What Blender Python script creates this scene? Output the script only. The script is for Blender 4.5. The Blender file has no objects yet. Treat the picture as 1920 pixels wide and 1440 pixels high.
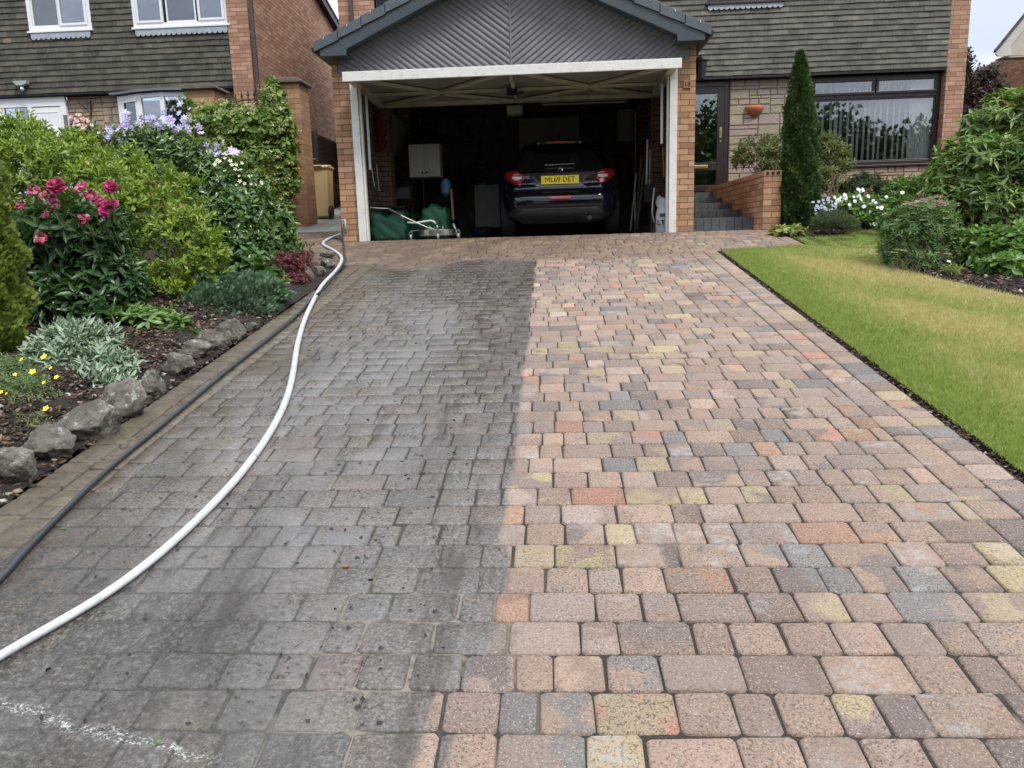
import bpy, bmesh, math, random
import numpy as np
from mathutils import Vector, Matrix, noise as mnoise
random.seed(7); rng = np.random.default_rng(11)
D = bpy.data; SC = bpy.context.scene; COL = SC.collection
rad = math.radians

# ------------------------------------------------------------------ camera
PITCH, ROLL, YAW = rad(10.786), rad(-1.6526), rad(3.326)
cy_, sy_ = math.cos(YAW), math.sin(YAW)
FW = np.array([-sy_*math.cos(PITCH), cy_*math.cos(PITCH), -math.sin(PITCH)])
_r = np.array([cy_, sy_, 0.]); _u = np.cross(_r, FW)
CR = _r*math.cos(ROLL)+_u*math.sin(ROLL); CU = -_r*math.sin(ROLL)+_u*math.cos(ROLL)
CC = np.array([.492, -10.35, -.017]); FOC = 1436.4
cam_d = D.cameras.new('camera'); cam = D.objects.new('camera', cam_d); COL.objects.link(cam)
cam_d.sensor_width = 36; cam_d.lens = 36*FOC/1920; cam_d.clip_end = 600; cam_d.clip_start = .05
M3 = Matrix(((CR[0], CU[0], -FW[0]), (CR[1], CU[1], -FW[1]), (CR[2], CU[2], -FW[2])))
cam.matrix_world = Matrix.Translation(CC) @ M3.to_4x4()
SC.camera = cam
S = math.tan(rad(7.747))                      # the drive, lawn and beds climb at this slope

# survey helpers: photo reading + known distance -> a place in metres
def ray(px, py): return FW+CR*(px-960)/FOC+CU*(720-py)/FOC
def at(px, py, Y):
    d = ray(px, py); return CC+d*(Y-CC[1])/d[1]
def onslope(px, py, off=0.):
    d = ray(px, py); n = np.array([0, -S, 1.]); return CC+d*((off-CC@n)/(d@n))
def mpp(px, py, Y): return float((at(px, py, Y)-CC)@FW)/FOC      # metres per photo pixel there
def zg(x, y): return S*max(-12., min(9., y))

# ------------------------------------------------------------------ light
SUN_EL, SUN_AZ = rad(52), rad(138)            # bright overcast, light from behind the viewer's right
W = D.worlds.new("World"); SC.world = W; W.use_nodes = True
nt = W.node_tree; nt.nodes.clear()
out = nt.nodes.new('ShaderNodeOutputWorld'); bg = nt.nodes.new('ShaderNodeBackground')
sky = nt.nodes.new('ShaderNodeTexSky'); sky.sky_type = 'NISHITA'; sky.sun_disc = False
sky.sun_elevation = SUN_EL; sky.sun_rotation = SUN_AZ; sky.air_density = 1.2; sky.dust_density = 1.5
tc = nt.nodes.new('ShaderNodeTexCoord'); nz = nt.nodes.new('ShaderNodeTexNoise')
nz.inputs['Scale'].default_value = 3.6; nz.inputs['Detail'].default_value = 8; nz.inputs['Roughness'].default_value = .55
mp = nt.nodes.new('ShaderNodeMapping'); mp.inputs['Scale'].default_value = (1, 1, 2.2); mp.inputs['Location'].default_value = (.3, .4, .1)
cr = nt.nodes.new('ShaderNodeValToRGB'); cr.color_ramp.elements[0].position = .44; cr.color_ramp.elements[0].color = (5.6, 6.2, 7.4, 1)
cr.color_ramp.elements[1].position = .61; cr.color_ramp.elements[1].color = (9.4, 9.8, 10.4, 1)
mx = nt.nodes.new('ShaderNodeMix'); mx.data_type = 'RGBA'; mx.inputs[0].default_value = .94
L = nt.links.new
L(tc.outputs['Generated'], mp.inputs[0]); L(mp.outputs[0], nz.inputs['Vector']); L(nz.outputs['Fac'], cr.inputs[0])
sz = nt.nodes.new('ShaderNodeSeparateXYZ'); L(tc.outputs['Generated'], sz.inputs[0])
mr = nt.nodes.new('ShaderNodeMapRange'); mr.inputs[1].default_value = 0; mr.inputs[2].default_value = .9; mr.inputs[3].default_value = .62; mr.inputs[4].default_value = 1.35; L(sz.outputs[2], mr.inputs[0])
vm = nt.nodes.new('ShaderNodeVectorMath'); vm.operation = 'SCALE'      # an overcast sky is brightest overhead
L(sky.outputs[0], mx.inputs[6]); L(cr.outputs[0], mx.inputs[7]); L(mx.outputs[2], vm.inputs[0]); L(mr.outputs[0], vm.inputs['Scale']); L(vm.outputs[0], bg.inputs[0])
bg.inputs[1].default_value = .1; L(bg.outputs[0], out.inputs[0])
sun_d = D.lights.new('sun', 'SUN'); sun_d.energy = 1.5; sun_d.angle = rad(14); sun_d.color = (1, .96, .9)
sun = D.objects.new('sun', sun_d); COL.objects.link(sun)
sdir = Vector((math.sin(SUN_AZ)*math.cos(SUN_EL), math.cos(SUN_AZ)*math.cos(SUN_EL), math.sin(SUN_EL)))
sun.rotation_euler = sdir.to_track_quat('Z', 'Y').to_euler(); sun.location = (5, -12, 14)
SC.view_settings.view_transform = 'Standard'; SC.view_settings.look = 'None'
SC.view_settings.exposure = .85; SC.view_settings.gamma = 1
SC.cycles.max_bounces = 7; SC.cycles.transparent_max_bounces = 10; SC.cycles.use_denoising = True
SC.cycles.caustics_reflective = False; SC.cycles.caustics_refractive = False

# ------------------------------------------------------------------ material kit
class NT:
    def __init__(s, name):
        s.m = D.materials.new(name); s.m.use_nodes = True; s.t = s.m.node_tree
        s.b = s.t.nodes['Principled BSDF']; s.out = s.t.nodes['Material Output']
    def n(s, typ, **kw):
        o = s.t.nodes.new('ShaderNode'+typ)
        for k, v in kw.items(): setattr(o, k, v)
        return o
    def l(s, a, b): s.t.links.new(a, b); return b
    def set(s, inp, v):
        if hasattr(v, 'links') or isinstance(v, bpy.types.NodeSocket): s.t.links.new(v, inp)
        else: inp.default_value = v
    def math(s, op, a, b=None, c=None, clamp=False):
        o = s.n('Math', operation=op); o.use_clamp = clamp
        s.set(o.inputs[0], a)
        if b is not None: s.set(o.inputs[1], b)
        if c is not None: s.set(o.inputs[2], c)
        return o.outputs[0]
    def smooth(s, v, a, b):          # 0 at a -> 1 at b
        o = s.n('MapRange'); o.interpolation_type = 'SMOOTHSTEP'; s.set(o.inputs[0], v)
        o.inputs[1].default_value = a; o.inputs[2].default_value = b; return o.outputs[0]
    def noise(s, scale, detail=4, rough=.5, vec=None, dist=0):
        o = s.n('TexNoise'); o.inputs['Scale'].default_value = scale; o.inputs['Detail'].default_value = detail
        o.inputs['Roughness'].default_value = rough; o.inputs['Distortion'].default_value = dist
        if vec is not None: s.l(vec, o.inputs['Vector'])
        return o.outputs['Fac']
    def pos(s): 
        return s.n('NewGeometry').outputs['Position']
    def sep(s, v):
        o = s.n('SeparateXYZ'); s.l(v, o.inputs[0]); return o.outputs
    def vmul(s, v, k):
        o = s.n('VectorMath', operation='MULTIPLY'); s.l(v, o.inputs[0]); o.inputs[1].default_value = k; return o.outputs[0]
    def ramp(s, f, stops, interp='LINEAR'):
        o = s.n('ValToRGB'); e = o.color_ramp.elements; o.color_ramp.interpolation = interp
        while len(e) < len(stops): e.new(.5)
        for q, (p, c) in zip(e, stops): q.position = p; q.color = (*c, 1)
        s.set(o.inputs[0], f); return o.outputs[0]
    def mix(s, f, a, b, blend='MIX'):
        o = s.n('Mix', data_type='RGBA', blend_type=blend)
        s.set(o.inputs[0], f)
        for i, v in ((6, a), (7, b)):
            if isinstance(v, tuple): o.inputs[i].default_value = (*v, 1)
            else: s.l(v, o.inputs[i])
        return o.outputs[2]
    def attr(s, n):
        return s.n('Attribute', attribute_name=n).outputs
    def col(s, v): 
        if isinstance(v, tuple): s.b.inputs['Base Color'].default_value = (*v, 1)
        else: s.l(v, s.b.inputs['Base Color'])
    def rough(s, v): s.set(s.b.inputs['Roughness'], v)
    def bump(s, h, strength=.4, dist=.01):
        o = s.n('Bump'); o.inputs['Strength'].default_value = strength; o.inputs['Distance'].default_value = dist
        s.l(h, o.inputs['Height']); s.l(o.outputs[0], s.b.inputs['Normal']); return o
def tup(c, k=1.): return tuple(min(1, x*k) for x in c)

def m_plain(name, c, rough=.55, var=.12, scale=6, bump=.15, bscale=60, metal=0, coat=0, grime=0, spec=None):
    n = NT(name); p = n.pos()
    f = n.noise(scale, 5, .6, p)
    col = n.ramp(f, [(.3, tup(c, 1-var)), (.7, tup(c, 1+var))])
    if grime:
        g = n.smooth(n.noise(14, 8, .7, p), .52, .72)
        col = n.mix(n.math('MULTIPLY', g, grime), col, (.10, .085, .06))
    n.col(col); n.rough(rough); n.b.inputs['Metallic'].default_value = metal
    if coat: n.b.inputs['Coat Weight'].default_value = coat; n.b.inputs['Coat Roughness'].default_value = .04
    if spec is not None: n.b.inputs['Specular IOR Level'].default_value = spec
    if bump: n.bump(n.noise(bscale, 4, .6, p), bump, .004)
    return n.m
def m_brick(name, stops, mortar, u0=0., dark=.0, strength=.9):
    n = NT(name); uv = n.n('UVMap').outputs[0]
    mpn = n.n('Mapping'); mpn.inputs['Location'].default_value = (u0, .0, 0); n.l(uv, mpn.inputs[0])
    wob = n.n('VectorMath', operation='ADD'); nn = n.n('TexNoise'); nn.inputs['Scale'].default_value = 22; n.l(uv, nn.inputs['Vector'])
    sc = n.n('VectorMath', operation='SCALE'); n.l(nn.outputs['Color'], sc.inputs[0]); sc.inputs['Scale'].default_value = .005
    n.l(mpn.outputs[0], wob.inputs[0]); n.l(sc.outputs[0], wob.inputs[1])
    b = n.n('TexBrick'); n.l(wob.outputs[0], b.inputs['Vector'])
    b.inputs['Color1'].default_value = (0, 0, 0, 1); b.inputs['Color2'].default_value = (1, 1, 1, 1); b.inputs['Mortar'].default_value = (.5, .5, .5, 1)
    b.inputs['Scale'].default_value = 1; b.inputs['Mortar Size'].default_value = .0048; b.inputs['Mortar Smooth'].default_value = .25
    b.inputs['Brick Width'].default_value = .225; b.inputs['Row Height'].default_value = .075
    c = n.ramp(b.outputs['Color'], stops)
    p = n.pos()
    c = n.mix(n.math('MULTIPLY', n.smooth(n.noise(9, 6, .7, p), .45, .75), .30), c, tup(stops[0][1], .62))
    c = n.mix(n.math('MULTIPLY', n.noise(90, 3, .6, p), .35), c, tup(stops[-1][1], .8), 'MULTIPLY')
    c = n.mix(b.outputs['Fac'], c, mortar)
    n.col(c); n.rough(.88)
    h = n.math('SUBTRACT', n.math('MULTIPLY', n.noise(120, 4, .6, p), .25), b.outputs['Fac'])
    n.bump(h, strength, .008)
    return n.m
def m_leaf(name, dark, light, tip=None, rough=.42, trans=.28, spec=.5, mottled=.0):
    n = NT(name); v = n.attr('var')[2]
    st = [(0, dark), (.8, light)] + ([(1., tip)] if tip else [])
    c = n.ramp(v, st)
    c = n.mix(n.math('MULTIPLY', n.noise(3.1, 3, .6, n.pos()), .5), c, n.mix(.5, c, dark))
    n.col(c); n.rough(rough); n.b.inputs['Specular IOR Level'].default_value = spec
    t = n.n('BsdfTranslucent'); n.l(n.mix(.35, c, (.25, .45, .03)), t.inputs[0])
    ms = n.n('MixShader'); ms.inputs[0].default_value = trans
    n.l(n.b.outputs[0], ms.inputs[1]); n.l(t.outputs[0], ms.inputs[2]); n.l(ms.outputs[0], n.out.inputs[0])
    return n.m
def m_glass(name, tint=(.97, .99, .98), refl=.25):
    n = NT(name); fr = n.n('Fresnel'); fr.inputs[0].default_value = 1.52
    g = n.n('BsdfGlossy'); g.inputs['Roughness'].default_value = .01; g.inputs[0].default_value = (.93, .95, 1, 1)
    t = n.n('BsdfTransparent'); t.inputs[0].default_value = (*tint, 1)
    ms = n.n('MixShader'); n.l(n.math('ADD', n.math('MULTIPLY', fr.outputs[0], 1.4), refl*.5, clamp=True), ms.inputs[0])
    n.l(t.outputs[0], ms.inputs[1]); n.l(g.outputs[0], ms.inputs[2]); n.l(ms.outputs[0], n.out.inputs[0])
    return n.m

# ------------------------------------------------------------------ mesh kit
class MB:
    def __init__(s): s.v = []; s.f = []; s.m = []; s.var = []; s.cv = 0.
    def add(s, vs, fs, mi=0):
        o = len(s.v); s.v += [tuple(map(float, q)) for q in vs]; s.f += [tuple(i+o for i in q) for q in fs]; s.m += [mi]*len(fs)
        s.var += [s.cv]*len(vs); return s
    def box(s, x0, x1, y0, y1, z0, z1, mi=0):
        return s.add([(x0,y0,z0),(x1,y0,z0),(x1,y1,z0),(x0,y1,z0),(x0,y0,z1),(x1,y0,z1),(x1,y1,z1),(x0,y1,z1)],
            [(0,3,2,1),(4,5,6,7),(0,1,5,4),(1,2,6,5),(2,3,7,6),(3,0,4,7)], mi)
    def bar(s, a, b, w, h, up=(0,0,1), mi=0):
        a = Vector(a); b = Vector(b); d = (b-a).normalized(); u = Vector(up)
        x = d.cross(u); x = x.normalized() if x.length > 1e-4 else Vector((1,0,0)); u = x.cross(d).normalized()
        q = []
        for p in (a, b):
            for sx, sz in ((-1,-1),(1,-1),(1,1),(-1,1)): q.append(p+x*(sx*w/2)+u*(sz*h/2))
        return s.add(q, [(0,1,2,3),(4,7,6,5),(0,4,5,1),(1,5,6,2),(2,6,7,3),(3,7,4,0)], mi)
    def prism(s, poly, axis, a, b, mi=0):
        n = len(poly)
        def P(q, t): return {'x': (t, q[0], q[1]), 'y': (q[0], t, q[1]), 'z': (q[0], q[1], t)}[axis]
        vs = [P(q, a) for q in poly]+[P(q, b) for q in poly]
        return s.add(vs, [tuple(range(n))[::-1], tuple(range(n, 2*n))]+[(i, (i+1) % n, n+(i+1) % n, n+i) for i in range(n)], mi)
    def tube(s, pts, r, n=8, mi=0, cap=True, flat=1.):
        pts = [Vector(p) for p in pts]; k = len(pts); rs = r if isinstance(r, (list, tuple)) else [r]*k
        vs = []; fs = []; ref = Vector((0,0,1))
        for i, p in enumerate(pts):
            d = (pts[min(i+1, k-1)]-pts[max(i-1, 0)])
            d = d.normalized() if d.length > 1e-9 else Vector((0,0,1))
            if abs(d.dot(ref)) > .95: ref = Vector((1,0,0)) if abs(d.x) < .9 else Vector((0,1,0))
            x = d.cross(ref).normalized(); y = x.cross(d).normalized()
            for j in range(n):
                a = 2*math.pi*j/n; vs.append(p+x*math.cos(a)*rs[i]+y*math.sin(a)*rs[i]*flat)
        for i in range(k-1):
            for j in range(n): fs.append((i*n+j, i*n+(j+1) % n, (i+1)*n+(j+1) % n, (i+1)*n+j))
        if cap: fs += [tuple(range(n))[::-1], tuple(range((k-1)*n, k*n))]
        return s.add(vs, fs, mi)
    def lathe(s, prof, c=(0,0,0), n=24, mi=0, axis='z'):
        vs = []; fs = []
        for r, h in prof:
            for j in range(n):
                a = 2*math.pi*j/n; x, y = r*math.cos(a), r*math.sin(a)
                vs.append({'z': (c[0]+x, c[1]+y, c[2]+h), 'y': (c[0]+x, c[1]+h, c[2]+y), 'x': (c[0]+h, c[1]+x, c[2]+y)}[axis])
        for i in range(len(prof)-1):
            for j in range(n): fs.append((i*n+j, i*n+(j+1) % n, (i+1)*n+(j+1) % n, (i+1)*n+j))
        fs += [tuple(range(n))[::-1], tuple(range((len(prof)-1)*n, len(prof)*n))]
        return s.add(vs, fs, mi)
    def build(s, name, mats, parent=None, smooth=False, bevel=0, seg=2, recalc=True):
        me = D.meshes.new(name); off = Vector(parent_loc(parent)) if parent else Vector((0,0,0))
        V = np.array(s.v, dtype=float).reshape(-1, 3)
        me.from_pydata([tuple(q) for q in (V-np.array(off))], [], s.f)
        for m in (mats if isinstance(mats, (list, tuple)) else [mats]): me.materials.append(m)
        me.polygons.foreach_set('material_index', s.m)
        if recalc:
            bm = bmesh.new(); bm.from_mesh(me); bmesh.ops.recalc_face_normals(bm, faces=bm.faces); bm.to_mesh(me); bm.free()
        if smooth: me.polygons.foreach_set('use_smooth', [True]*len(me.polygons))
        boxuv(me, off)
        a = me.attributes.new('var', 'FLOAT', 'POINT'); a.data.foreach_set('value', np.array(s.var, dtype=np.float32))
        o = D.objects.new(name, me); COL.objects.link(o)
        if parent: o.parent = parent
        if bevel:
            b = o.modifiers.new('bevel', 'BEVEL'); b.width = bevel; b.segments = seg; b.limit_method = 'ANGLE'; b.angle_limit = rad(40)
        return o
def parent_loc(p):
    l = Vector((0,0,0))
    while p: l = l+Vector(p.location); p = p.parent
    return l
def boxuv(me, off):
    uv = me.uv_layers.new(name='UVMap'); n = len(me.loops)
    co = np.empty(len(me.vertices)*3); me.vertices.foreach_get('co', co); co = co.reshape(-1, 3)+np.array(off)
    li = np.empty(n, dtype=int); me.loops.foreach_get('vertex_index', li)
    nr = np.empty(len(me.polygons)*3); me.polygons.foreach_get('normal', nr); nr = np.abs(nr.reshape(-1, 3))
    ls = np.empty(len(me.polygons), dtype=int); me.polygons.foreach_get('loop_total', ls)
    ax = np.repeat(np.argmax(nr, axis=1), ls)
    p = co[li]; u = np.where(ax == 0, p[:, 1], p[:, 0]); v = np.where(ax == 2, p[:, 1], p[:, 2])
    uv.data.foreach_set('uv', np.stack([u, v], 1).ravel())
def thing(name, label, cat, loc, group=None):
    o = D.objects.new(name, None); COL.objects.link(o); o.location = tuple(float(q) for q in loc); o.empty_display_size = .1
    o['label'] = label; o['category'] = cat
    if group: o['group'] = group
    return o
def tag(o, label=None, cat=None, group=None, kind=None):
    for k, v in (('label', label), ('category', cat), ('group', group), ('kind', kind)):
        if v: o[k] = v
    return o
def text_mesh(name, body, size, mat, parent, loc, rot=(90,0,0), ext=.003, sx=1., bold=0.):
    c = D.curves.new(name, 'FONT'); c.body = body; c.size = size; c.extrude = ext; c.align_x = 'CENTER'; c.align_y = 'CENTER'; c.offset = bold
    o = D.objects.new(name, c); COL.objects.link(o)
    bpy.context.view_layer.update()
    me = D.meshes.new_from_object(o.evaluated_get(bpy.context.evaluated_depsgraph_get()))
    COL.objects.unlink(o); D.objects.remove(o)
    me.materials.clear(); me.materials.append(mat); me.name = name
    q = D.objects.new(name, me); COL.objects.link(q)
    if parent: q.parent = parent
    q.location = Vector(tuple(float(t) for t in loc))-(parent_loc(parent) if parent else Vector((0,0,0)))
    q.rotation_euler = [rad(t) for t in rot]; q.scale = (sx, 1, 1)
    return q

# ------------------------------------------------------------------ foliage kit
def tpl_oval(wmid=.85, wtop=1., fold=.12, droop=.25, ym=.35, yt=.68):
    hw1, hw2 = wmid/2, wtop/2
    v = np.array([(0,0,0), (-hw1,ym,0), (hw1,ym,0), (0,ym,-fold), (-hw2,yt,0), (hw2,yt,0), (0,yt,-fold), (0,1,0)], float)
    v[:, 2] -= droop*v[:, 1]**2
    f = [(0,2,3), (0,3,1), (3,2,5,6), (1,3,6,4), (6,5,7), (4,6,7)]
    return v, f
def tpl_blade():
    return np.array([(-.5,0,0), (.5,0,0), (.35,.5,.04), (-.35,.5,.04), (0,1,-.1)], float), [(0,1,2,3), (3,2,4)]
def tpl_spray(k=5):
    v = []; f = []
    def tri(a, b, w):
        a = np.array(a, float); b = np.array(b, float); d = b-a; p = np.array([-d[1], d[0], 0]); p = p/np.linalg.norm(p)*w
        i = len(v); m = a+d*.45; v.extend([a, m+p, b, m-p]); f.append((i, i+3, i+2, i+1))
    tri((0,0,0), (0,1,-.05), .055)
    for i in range(k):
        y = .15+.6*i/k; l = .48*(1-y*.55)
        for sx in (-1, 1): tri((0,y,0), (sx*l*.75, y+l*.75, -.07), .05)
    return np.array(v), f
def tpl_flower(k=5, cup=.25, wide=.62):
    v = []; f = []
    for i in range(k):
        a = 2*math.pi*i/k; c, s_ = math.cos(a), math.sin(a)
        for (r, t, z) in ((.06, 0, 0), (.55, -wide/2, cup*.4), (1., 0, cup), (.55, wide/2, cup*.4)):
            v.append((c*r-s_*t, s_*r+c*t, z))
        o = i*4; f.append((o, o+1, o+2, o+3))
    return np.array(v, float), f
OVAL = tpl_oval(); LANCE = tpl_oval(.9, .75, .14, .35, .3, .62); BLADE = tpl_blade(); SPRAY = tpl_spray(); OBOV = tpl_oval(.6, 1., .1, .12, .4, .75)
BROAD = tpl_oval(1.0, .95, .12, .3, .28, .6)
def nrm(a): return a/(np.linalg.norm(a, axis=-1, keepdims=True)+1e-9)
def leaf_mesh(name, P, Dr, N, Ln, Wd, tpl, mat, parent, var, kind=None):
    tv, tf = tpl; n = len(P); k = len(tv)
    y = nrm(Dr); x = nrm(np.cross(y, N)); z = np.cross(x, y)
    V = (P[:, None, :]+x[:, None, :]*(tv[None, :, 0:1]*Wd[:, None, None])+y[:, None, :]*(tv[None, :, 1:2]*Ln[:, None, None])
         +z[:, None, :]*(tv[None, :, 2:3]*Ln[:, None, None]))
    if parent is not None: V = V-np.array(parent_loc(parent))
    V = V.reshape(-1, 3)
    idx = np.concatenate([np.array(f) for f in tf]); tot = np.array([len(f) for f in tf])
    loops = (idx[None, :]+(np.arange(n)*k)[:, None]).ravel(); tots = np.tile(tot, n); starts = np.concatenate([[0], np.cumsum(tots)[:-1]])
    me = D.meshes.new(name); me.vertices.add(len(V)); me.vertices.foreach_set('co', V.ravel())
    me.loops.add(len(loops)); me.loops.foreach_set('vertex_index', loops.astype(np.int32))
    me.polygons.add(len(tots)); me.polygons.foreach_set('loop_start', starts.astype(np.int32)); me.polygons.foreach_set('loop_total', tots.astype(np.int32))
    me.update(calc_edges=True)
    a = me.attributes.new('var', 'FLOAT', 'POINT'); a.data.foreach_set('value', np.repeat(var, k).astype(np.float32))
    me.materials.append(mat); o = D.objects.new(name, me); COL.objects.link(o)
    if parent is not None: o.parent = parent
    return o
def lob(px, py, Y, rw, rh=None, rd=None):
    s = mpp(px, py, Y); rh = rh or rw; return (*at(px, py, Y), rw*s, (rd or rw*.85)*s, rh*s)
def shoots(lobes, n, inner=.45, zmin=-.55, lump=.12):
    lo = np.array(lobes); area = (lo[:, 3]*lo[:, 5]+lo[:, 4]*lo[:, 5]+lo[:, 3]*lo[:, 4]); pr = area/area.sum()
    P = []; N = []; T = []
    while len(P) < n:
        m = n*2; k = rng.choice(len(lo), m, p=pr); u = nrm(rng.normal(size=(m, 3)))
        ok = u[:, 2] > zmin; k = k[ok]; u = u[ok]; m = len(k)
        t = 1-inner*rng.random(m)**1.6
        wob = 1+lump*np.sin(u[:, 0]*7+k)*np.sin(u[:, 1]*6+k*2)+lump*.8*np.sin(u[:, 2]*9+k)
        p = lo[k, :3]+u*lo[k, 3:]*(t*wob)[:, None]
        keep = np.ones(m, bool)
        for j in range(len(lo)):
            d = np.linalg.norm((p-lo[j, :3])/lo[j, 3:], axis=1); keep &= ~((d < .62) & (k != j))
        g = p[:, 2] > S*np.clip(p[:, 1], -12, 9)+.01
        keep &= g
        for a_, b_, c_ in zip(p[keep], nrm(u[keep]/lo[k[keep], 3:]), t[keep]):
            P.append(a_); N.append(b_); T.append(c_)
    return np.array(P[:n]), np.array(N[:n]), np.array(T[:n])
def rosettes(P, N, T, k, ln, wd, tilt=(35, 75), up=.5, stem=.5, jit=.35, lvar=.42, tipnew=.0):
    n = len(P); ax = nrm(N+np.array([0, 0, up])+rng.normal(size=(n, 3))*jit)
    r = nrm(rng.normal(size=(n, 3))); b1 = nrm(np.cross(ax, r)); b2 = np.cross(ax, b1)
    ph = rng.random(n)*6.283
    oP = []; oD = []; oN = []; oL = []; oW = []; oV = []
    hue = rng.random(n)
    for i in range(k):
        a = ph+i*2.4; f = (i+.5)/k; t = np.radians(tilt[1]+(tilt[0]-tilt[1])*f)+rng.normal(size=n)*.15
        h = b1*np.cos(a)[:, None]+b2*np.sin(a)[:, None]
        d = ax*np.cos(t)[:, None]+h*np.sin(t)[:, None]
        nn = ax*np.sin(t)[:, None]-h*np.cos(t)[:, None]
        l = ln*(1+lvar*rng.normal(size=n)).clip(.5, 1.6)*(1-.35*f)
        oP.append(P+ax*(stem*ln*(f-.5))); oD.append(d); oN.append(nn); oL.append(l); oW.append(l*wd)
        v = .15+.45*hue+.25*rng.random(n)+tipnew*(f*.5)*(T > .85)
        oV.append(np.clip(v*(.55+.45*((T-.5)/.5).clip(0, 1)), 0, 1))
    c = np.concatenate
    return c(oP), c(oD), c(oN), c(oL), c(oW), c(oV)
BARK = None
def stems(lobes, base, n, r, parent, mat, name='stem', spread=.15):
    m = MB(); lo = np.array(lobes)
    for i in range(n):
        q = lo[i % len(lo)]; e = q[:3]+rng.normal(size=3)*q[3:]*.35
        b = np.array(base)+np.array([rng.normal()*spread, rng.normal()*spread*.6, 0])
        b[2] = zg(b[0], b[1])-.03
        mid = (b+e)/2+rng.normal(size=3)*.05+np.array([0, 0, .05])
        m.tube([b, mid, e], [r, r*.7, r*.3], 5)
    return m.build(name, mat, parent)
def shrub(name, label, cat, lobes, base, mat, n, k, ln, wd, tpl=OVAL, nst=9, rst=.012, inner=.45, zmin=-.55, lump=.12, part='foliage', **kw):
    b = np.array(base, float); b[2] = zg(b[0], b[1])
    t = thing(name, label, cat, b)
    P, N, T = shoots(lobes, n, inner, zmin, lump)
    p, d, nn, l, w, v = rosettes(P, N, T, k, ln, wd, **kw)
    leaf_mesh(part, p, d, nn, l, w, tpl, mat, t, v)
    if nst: stems(lobes, b, nst, rst, t, BARK)
    return t
def flower_proto(name, mats, size, k=5, layers=1, cup=.25, wide=.62, centre=None, jitter=.1):
    m = MB(); tv, tf = tpl_flower(k, cup, wide)
    for L_ in range(layers):
        sc = size*(1-.22*L_); a = L_*.6; c, s_ = math.cos(a), math.sin(a)
        q = tv.copy(); q += rng.normal(size=q.shape)*jitter*.3
        q[:, 2] += L_*.12+.35*L_*np.hypot(q[:, 0], q[:, 1])
        m.cv = rng.random()
        m.add([( (x*c-y*s_)*sc, (x*s_+y*c)*sc, z*sc) for x, y, z in q], tf)
    if centre is not None:
        m.cv = .5; m.lathe([(.02*size, .0), (.2*size, .05*size), (.22*size, .12*size), (.08*size, .2*size)], n=7, mi=1)
    me_o = m.build(name, mats, None, recalc=False)
    me = me_o.data; COL.objects.unlink(me_o); D.objects.remove(me_o)
    return me
def put(me, name, p, nrmv, parent, sc=1., spin=None, label=None):
    o = D.objects.new(name, me); COL.objects.link(o); o.parent = parent
    q = Vector(tuple(nrmv)).to_track_quat('Z', 'Y'); o.rotation_mode = 'QUATERNION'
    o.rotation_quaternion = q @ Matrix.Rotation(spin if spin is not None else random.random()*6.28, 4, 'Z').to_quaternion()
    o.location = Vector(tuple(float(t) for t in p))-parent_loc(parent); o.scale = (sc, sc, sc)
    if label: o['label'] = label
    return o

# ------------------------------------------------------------------ materials
ORANGE = [(0, (.33, .17, .09)), (.35, (.44, .25, .135)), (.7, (.51, .305, .17)), (1, (.56, .36, .22))]
PINKB = [(0, (.35, .19, .125)), (.4, (.45, .255, .165)), (.75, (.52, .31, .205)), (1, (.56, .37, .26))]
BUFFB = [(0, (.33, .19, .10)), (.5, (.42, .25, .14)), (1, (.48, .31, .18))]
M_pier = m_brick('garage brick', ORANGE, (.115, .085, .06), u0=-.005)
M_pink = m_brick('house brick', PINKB, (.20, .125, .085), u0=.03)
M_nside = m_brick('neighbour brick', PINKB, (.13, .075, .055))
M_buff = m_brick('gate pier brick', BUFFB, (.24, .17, .11), u0=.05)
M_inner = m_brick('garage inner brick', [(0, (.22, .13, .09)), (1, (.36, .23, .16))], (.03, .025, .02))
M_white = m_plain('white gloss paint', (.72, .71, .66), .35, .06, 8, .08, grime=.35)
M_upvc = m_plain('white window plastic', (.80, .81, .82), .25, .02, 5, 0)
M_slate = m_plain('dark roof tile', (.085, .10, .115), .42, .18, 5, .25)
M_fascia = m_plain('slate blue fascia', (.052, .066, .076), .35, .12, 4, .06)
M_clad = m_plain('grey cladding', (.215, .21, .225), .72, .14, 3, .06)
M_pipe = m_plain('dark drainpipe', (.06, .055, .06), .35, .1, 4, 0)
M_brown = m_plain('dark brown frame', (.030, .017, .016), .3, .12, 6, .05)
M_lead = m_plain('lead flashing', (.36, .40, .45), .6, .15, 12, .1)
M_block = m_plain('charcoal block', (.075, .078, .082), .8, .25, 16, .5, 160)
M_blockline = m_plain('block joint', (.02, .02, .02), .9)
M_conc = m_plain('concrete', (.36, .36, .32), .85, .15, 3, .4, 90)
M_coping = m_plain('weathered coping stone', (.13, .115, .09), .9, .35, 14, .6, 90)
M_gfloor = m_plain('garage floor', (.22, .22, .21), .8, .2, 3)
M_dark = m_plain('dark interior', (.012, .013, .015), .9)
M_black = m_plain('black plastic', (.012, .012, .013), .45, .1, 8, 0)
M_iron = m_plain('black iron', (.012, .011, .012), .5, .1, 8, .1)
M_alu = m_plain('brushed steel', (.52, .50, .45), .28, .12, 30, .08, metal=1)
M_chrome = m_plain('chrome', (.8, .8, .8), .12, .02, 5, 0, metal=1)
M_brass = m_plain('brass', (.75, .60, .22), .22, .06, 5, 0, metal=1)
M_strip = m_plain('pale blue metal strip', (.42, .50, .49), .45, .05, 5, 0)
M_terra = m_plain('terracotta', (.42, .13, .06), .7, .15, 12, .2)
M_stonegrey = m_plain('grey post', (.16, .17, .145), .75, .2, 9, .2)
M_fencebrown = m_plain('dark stained fence', (.035, .018, .014), .7, .25, 10, .3)
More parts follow.
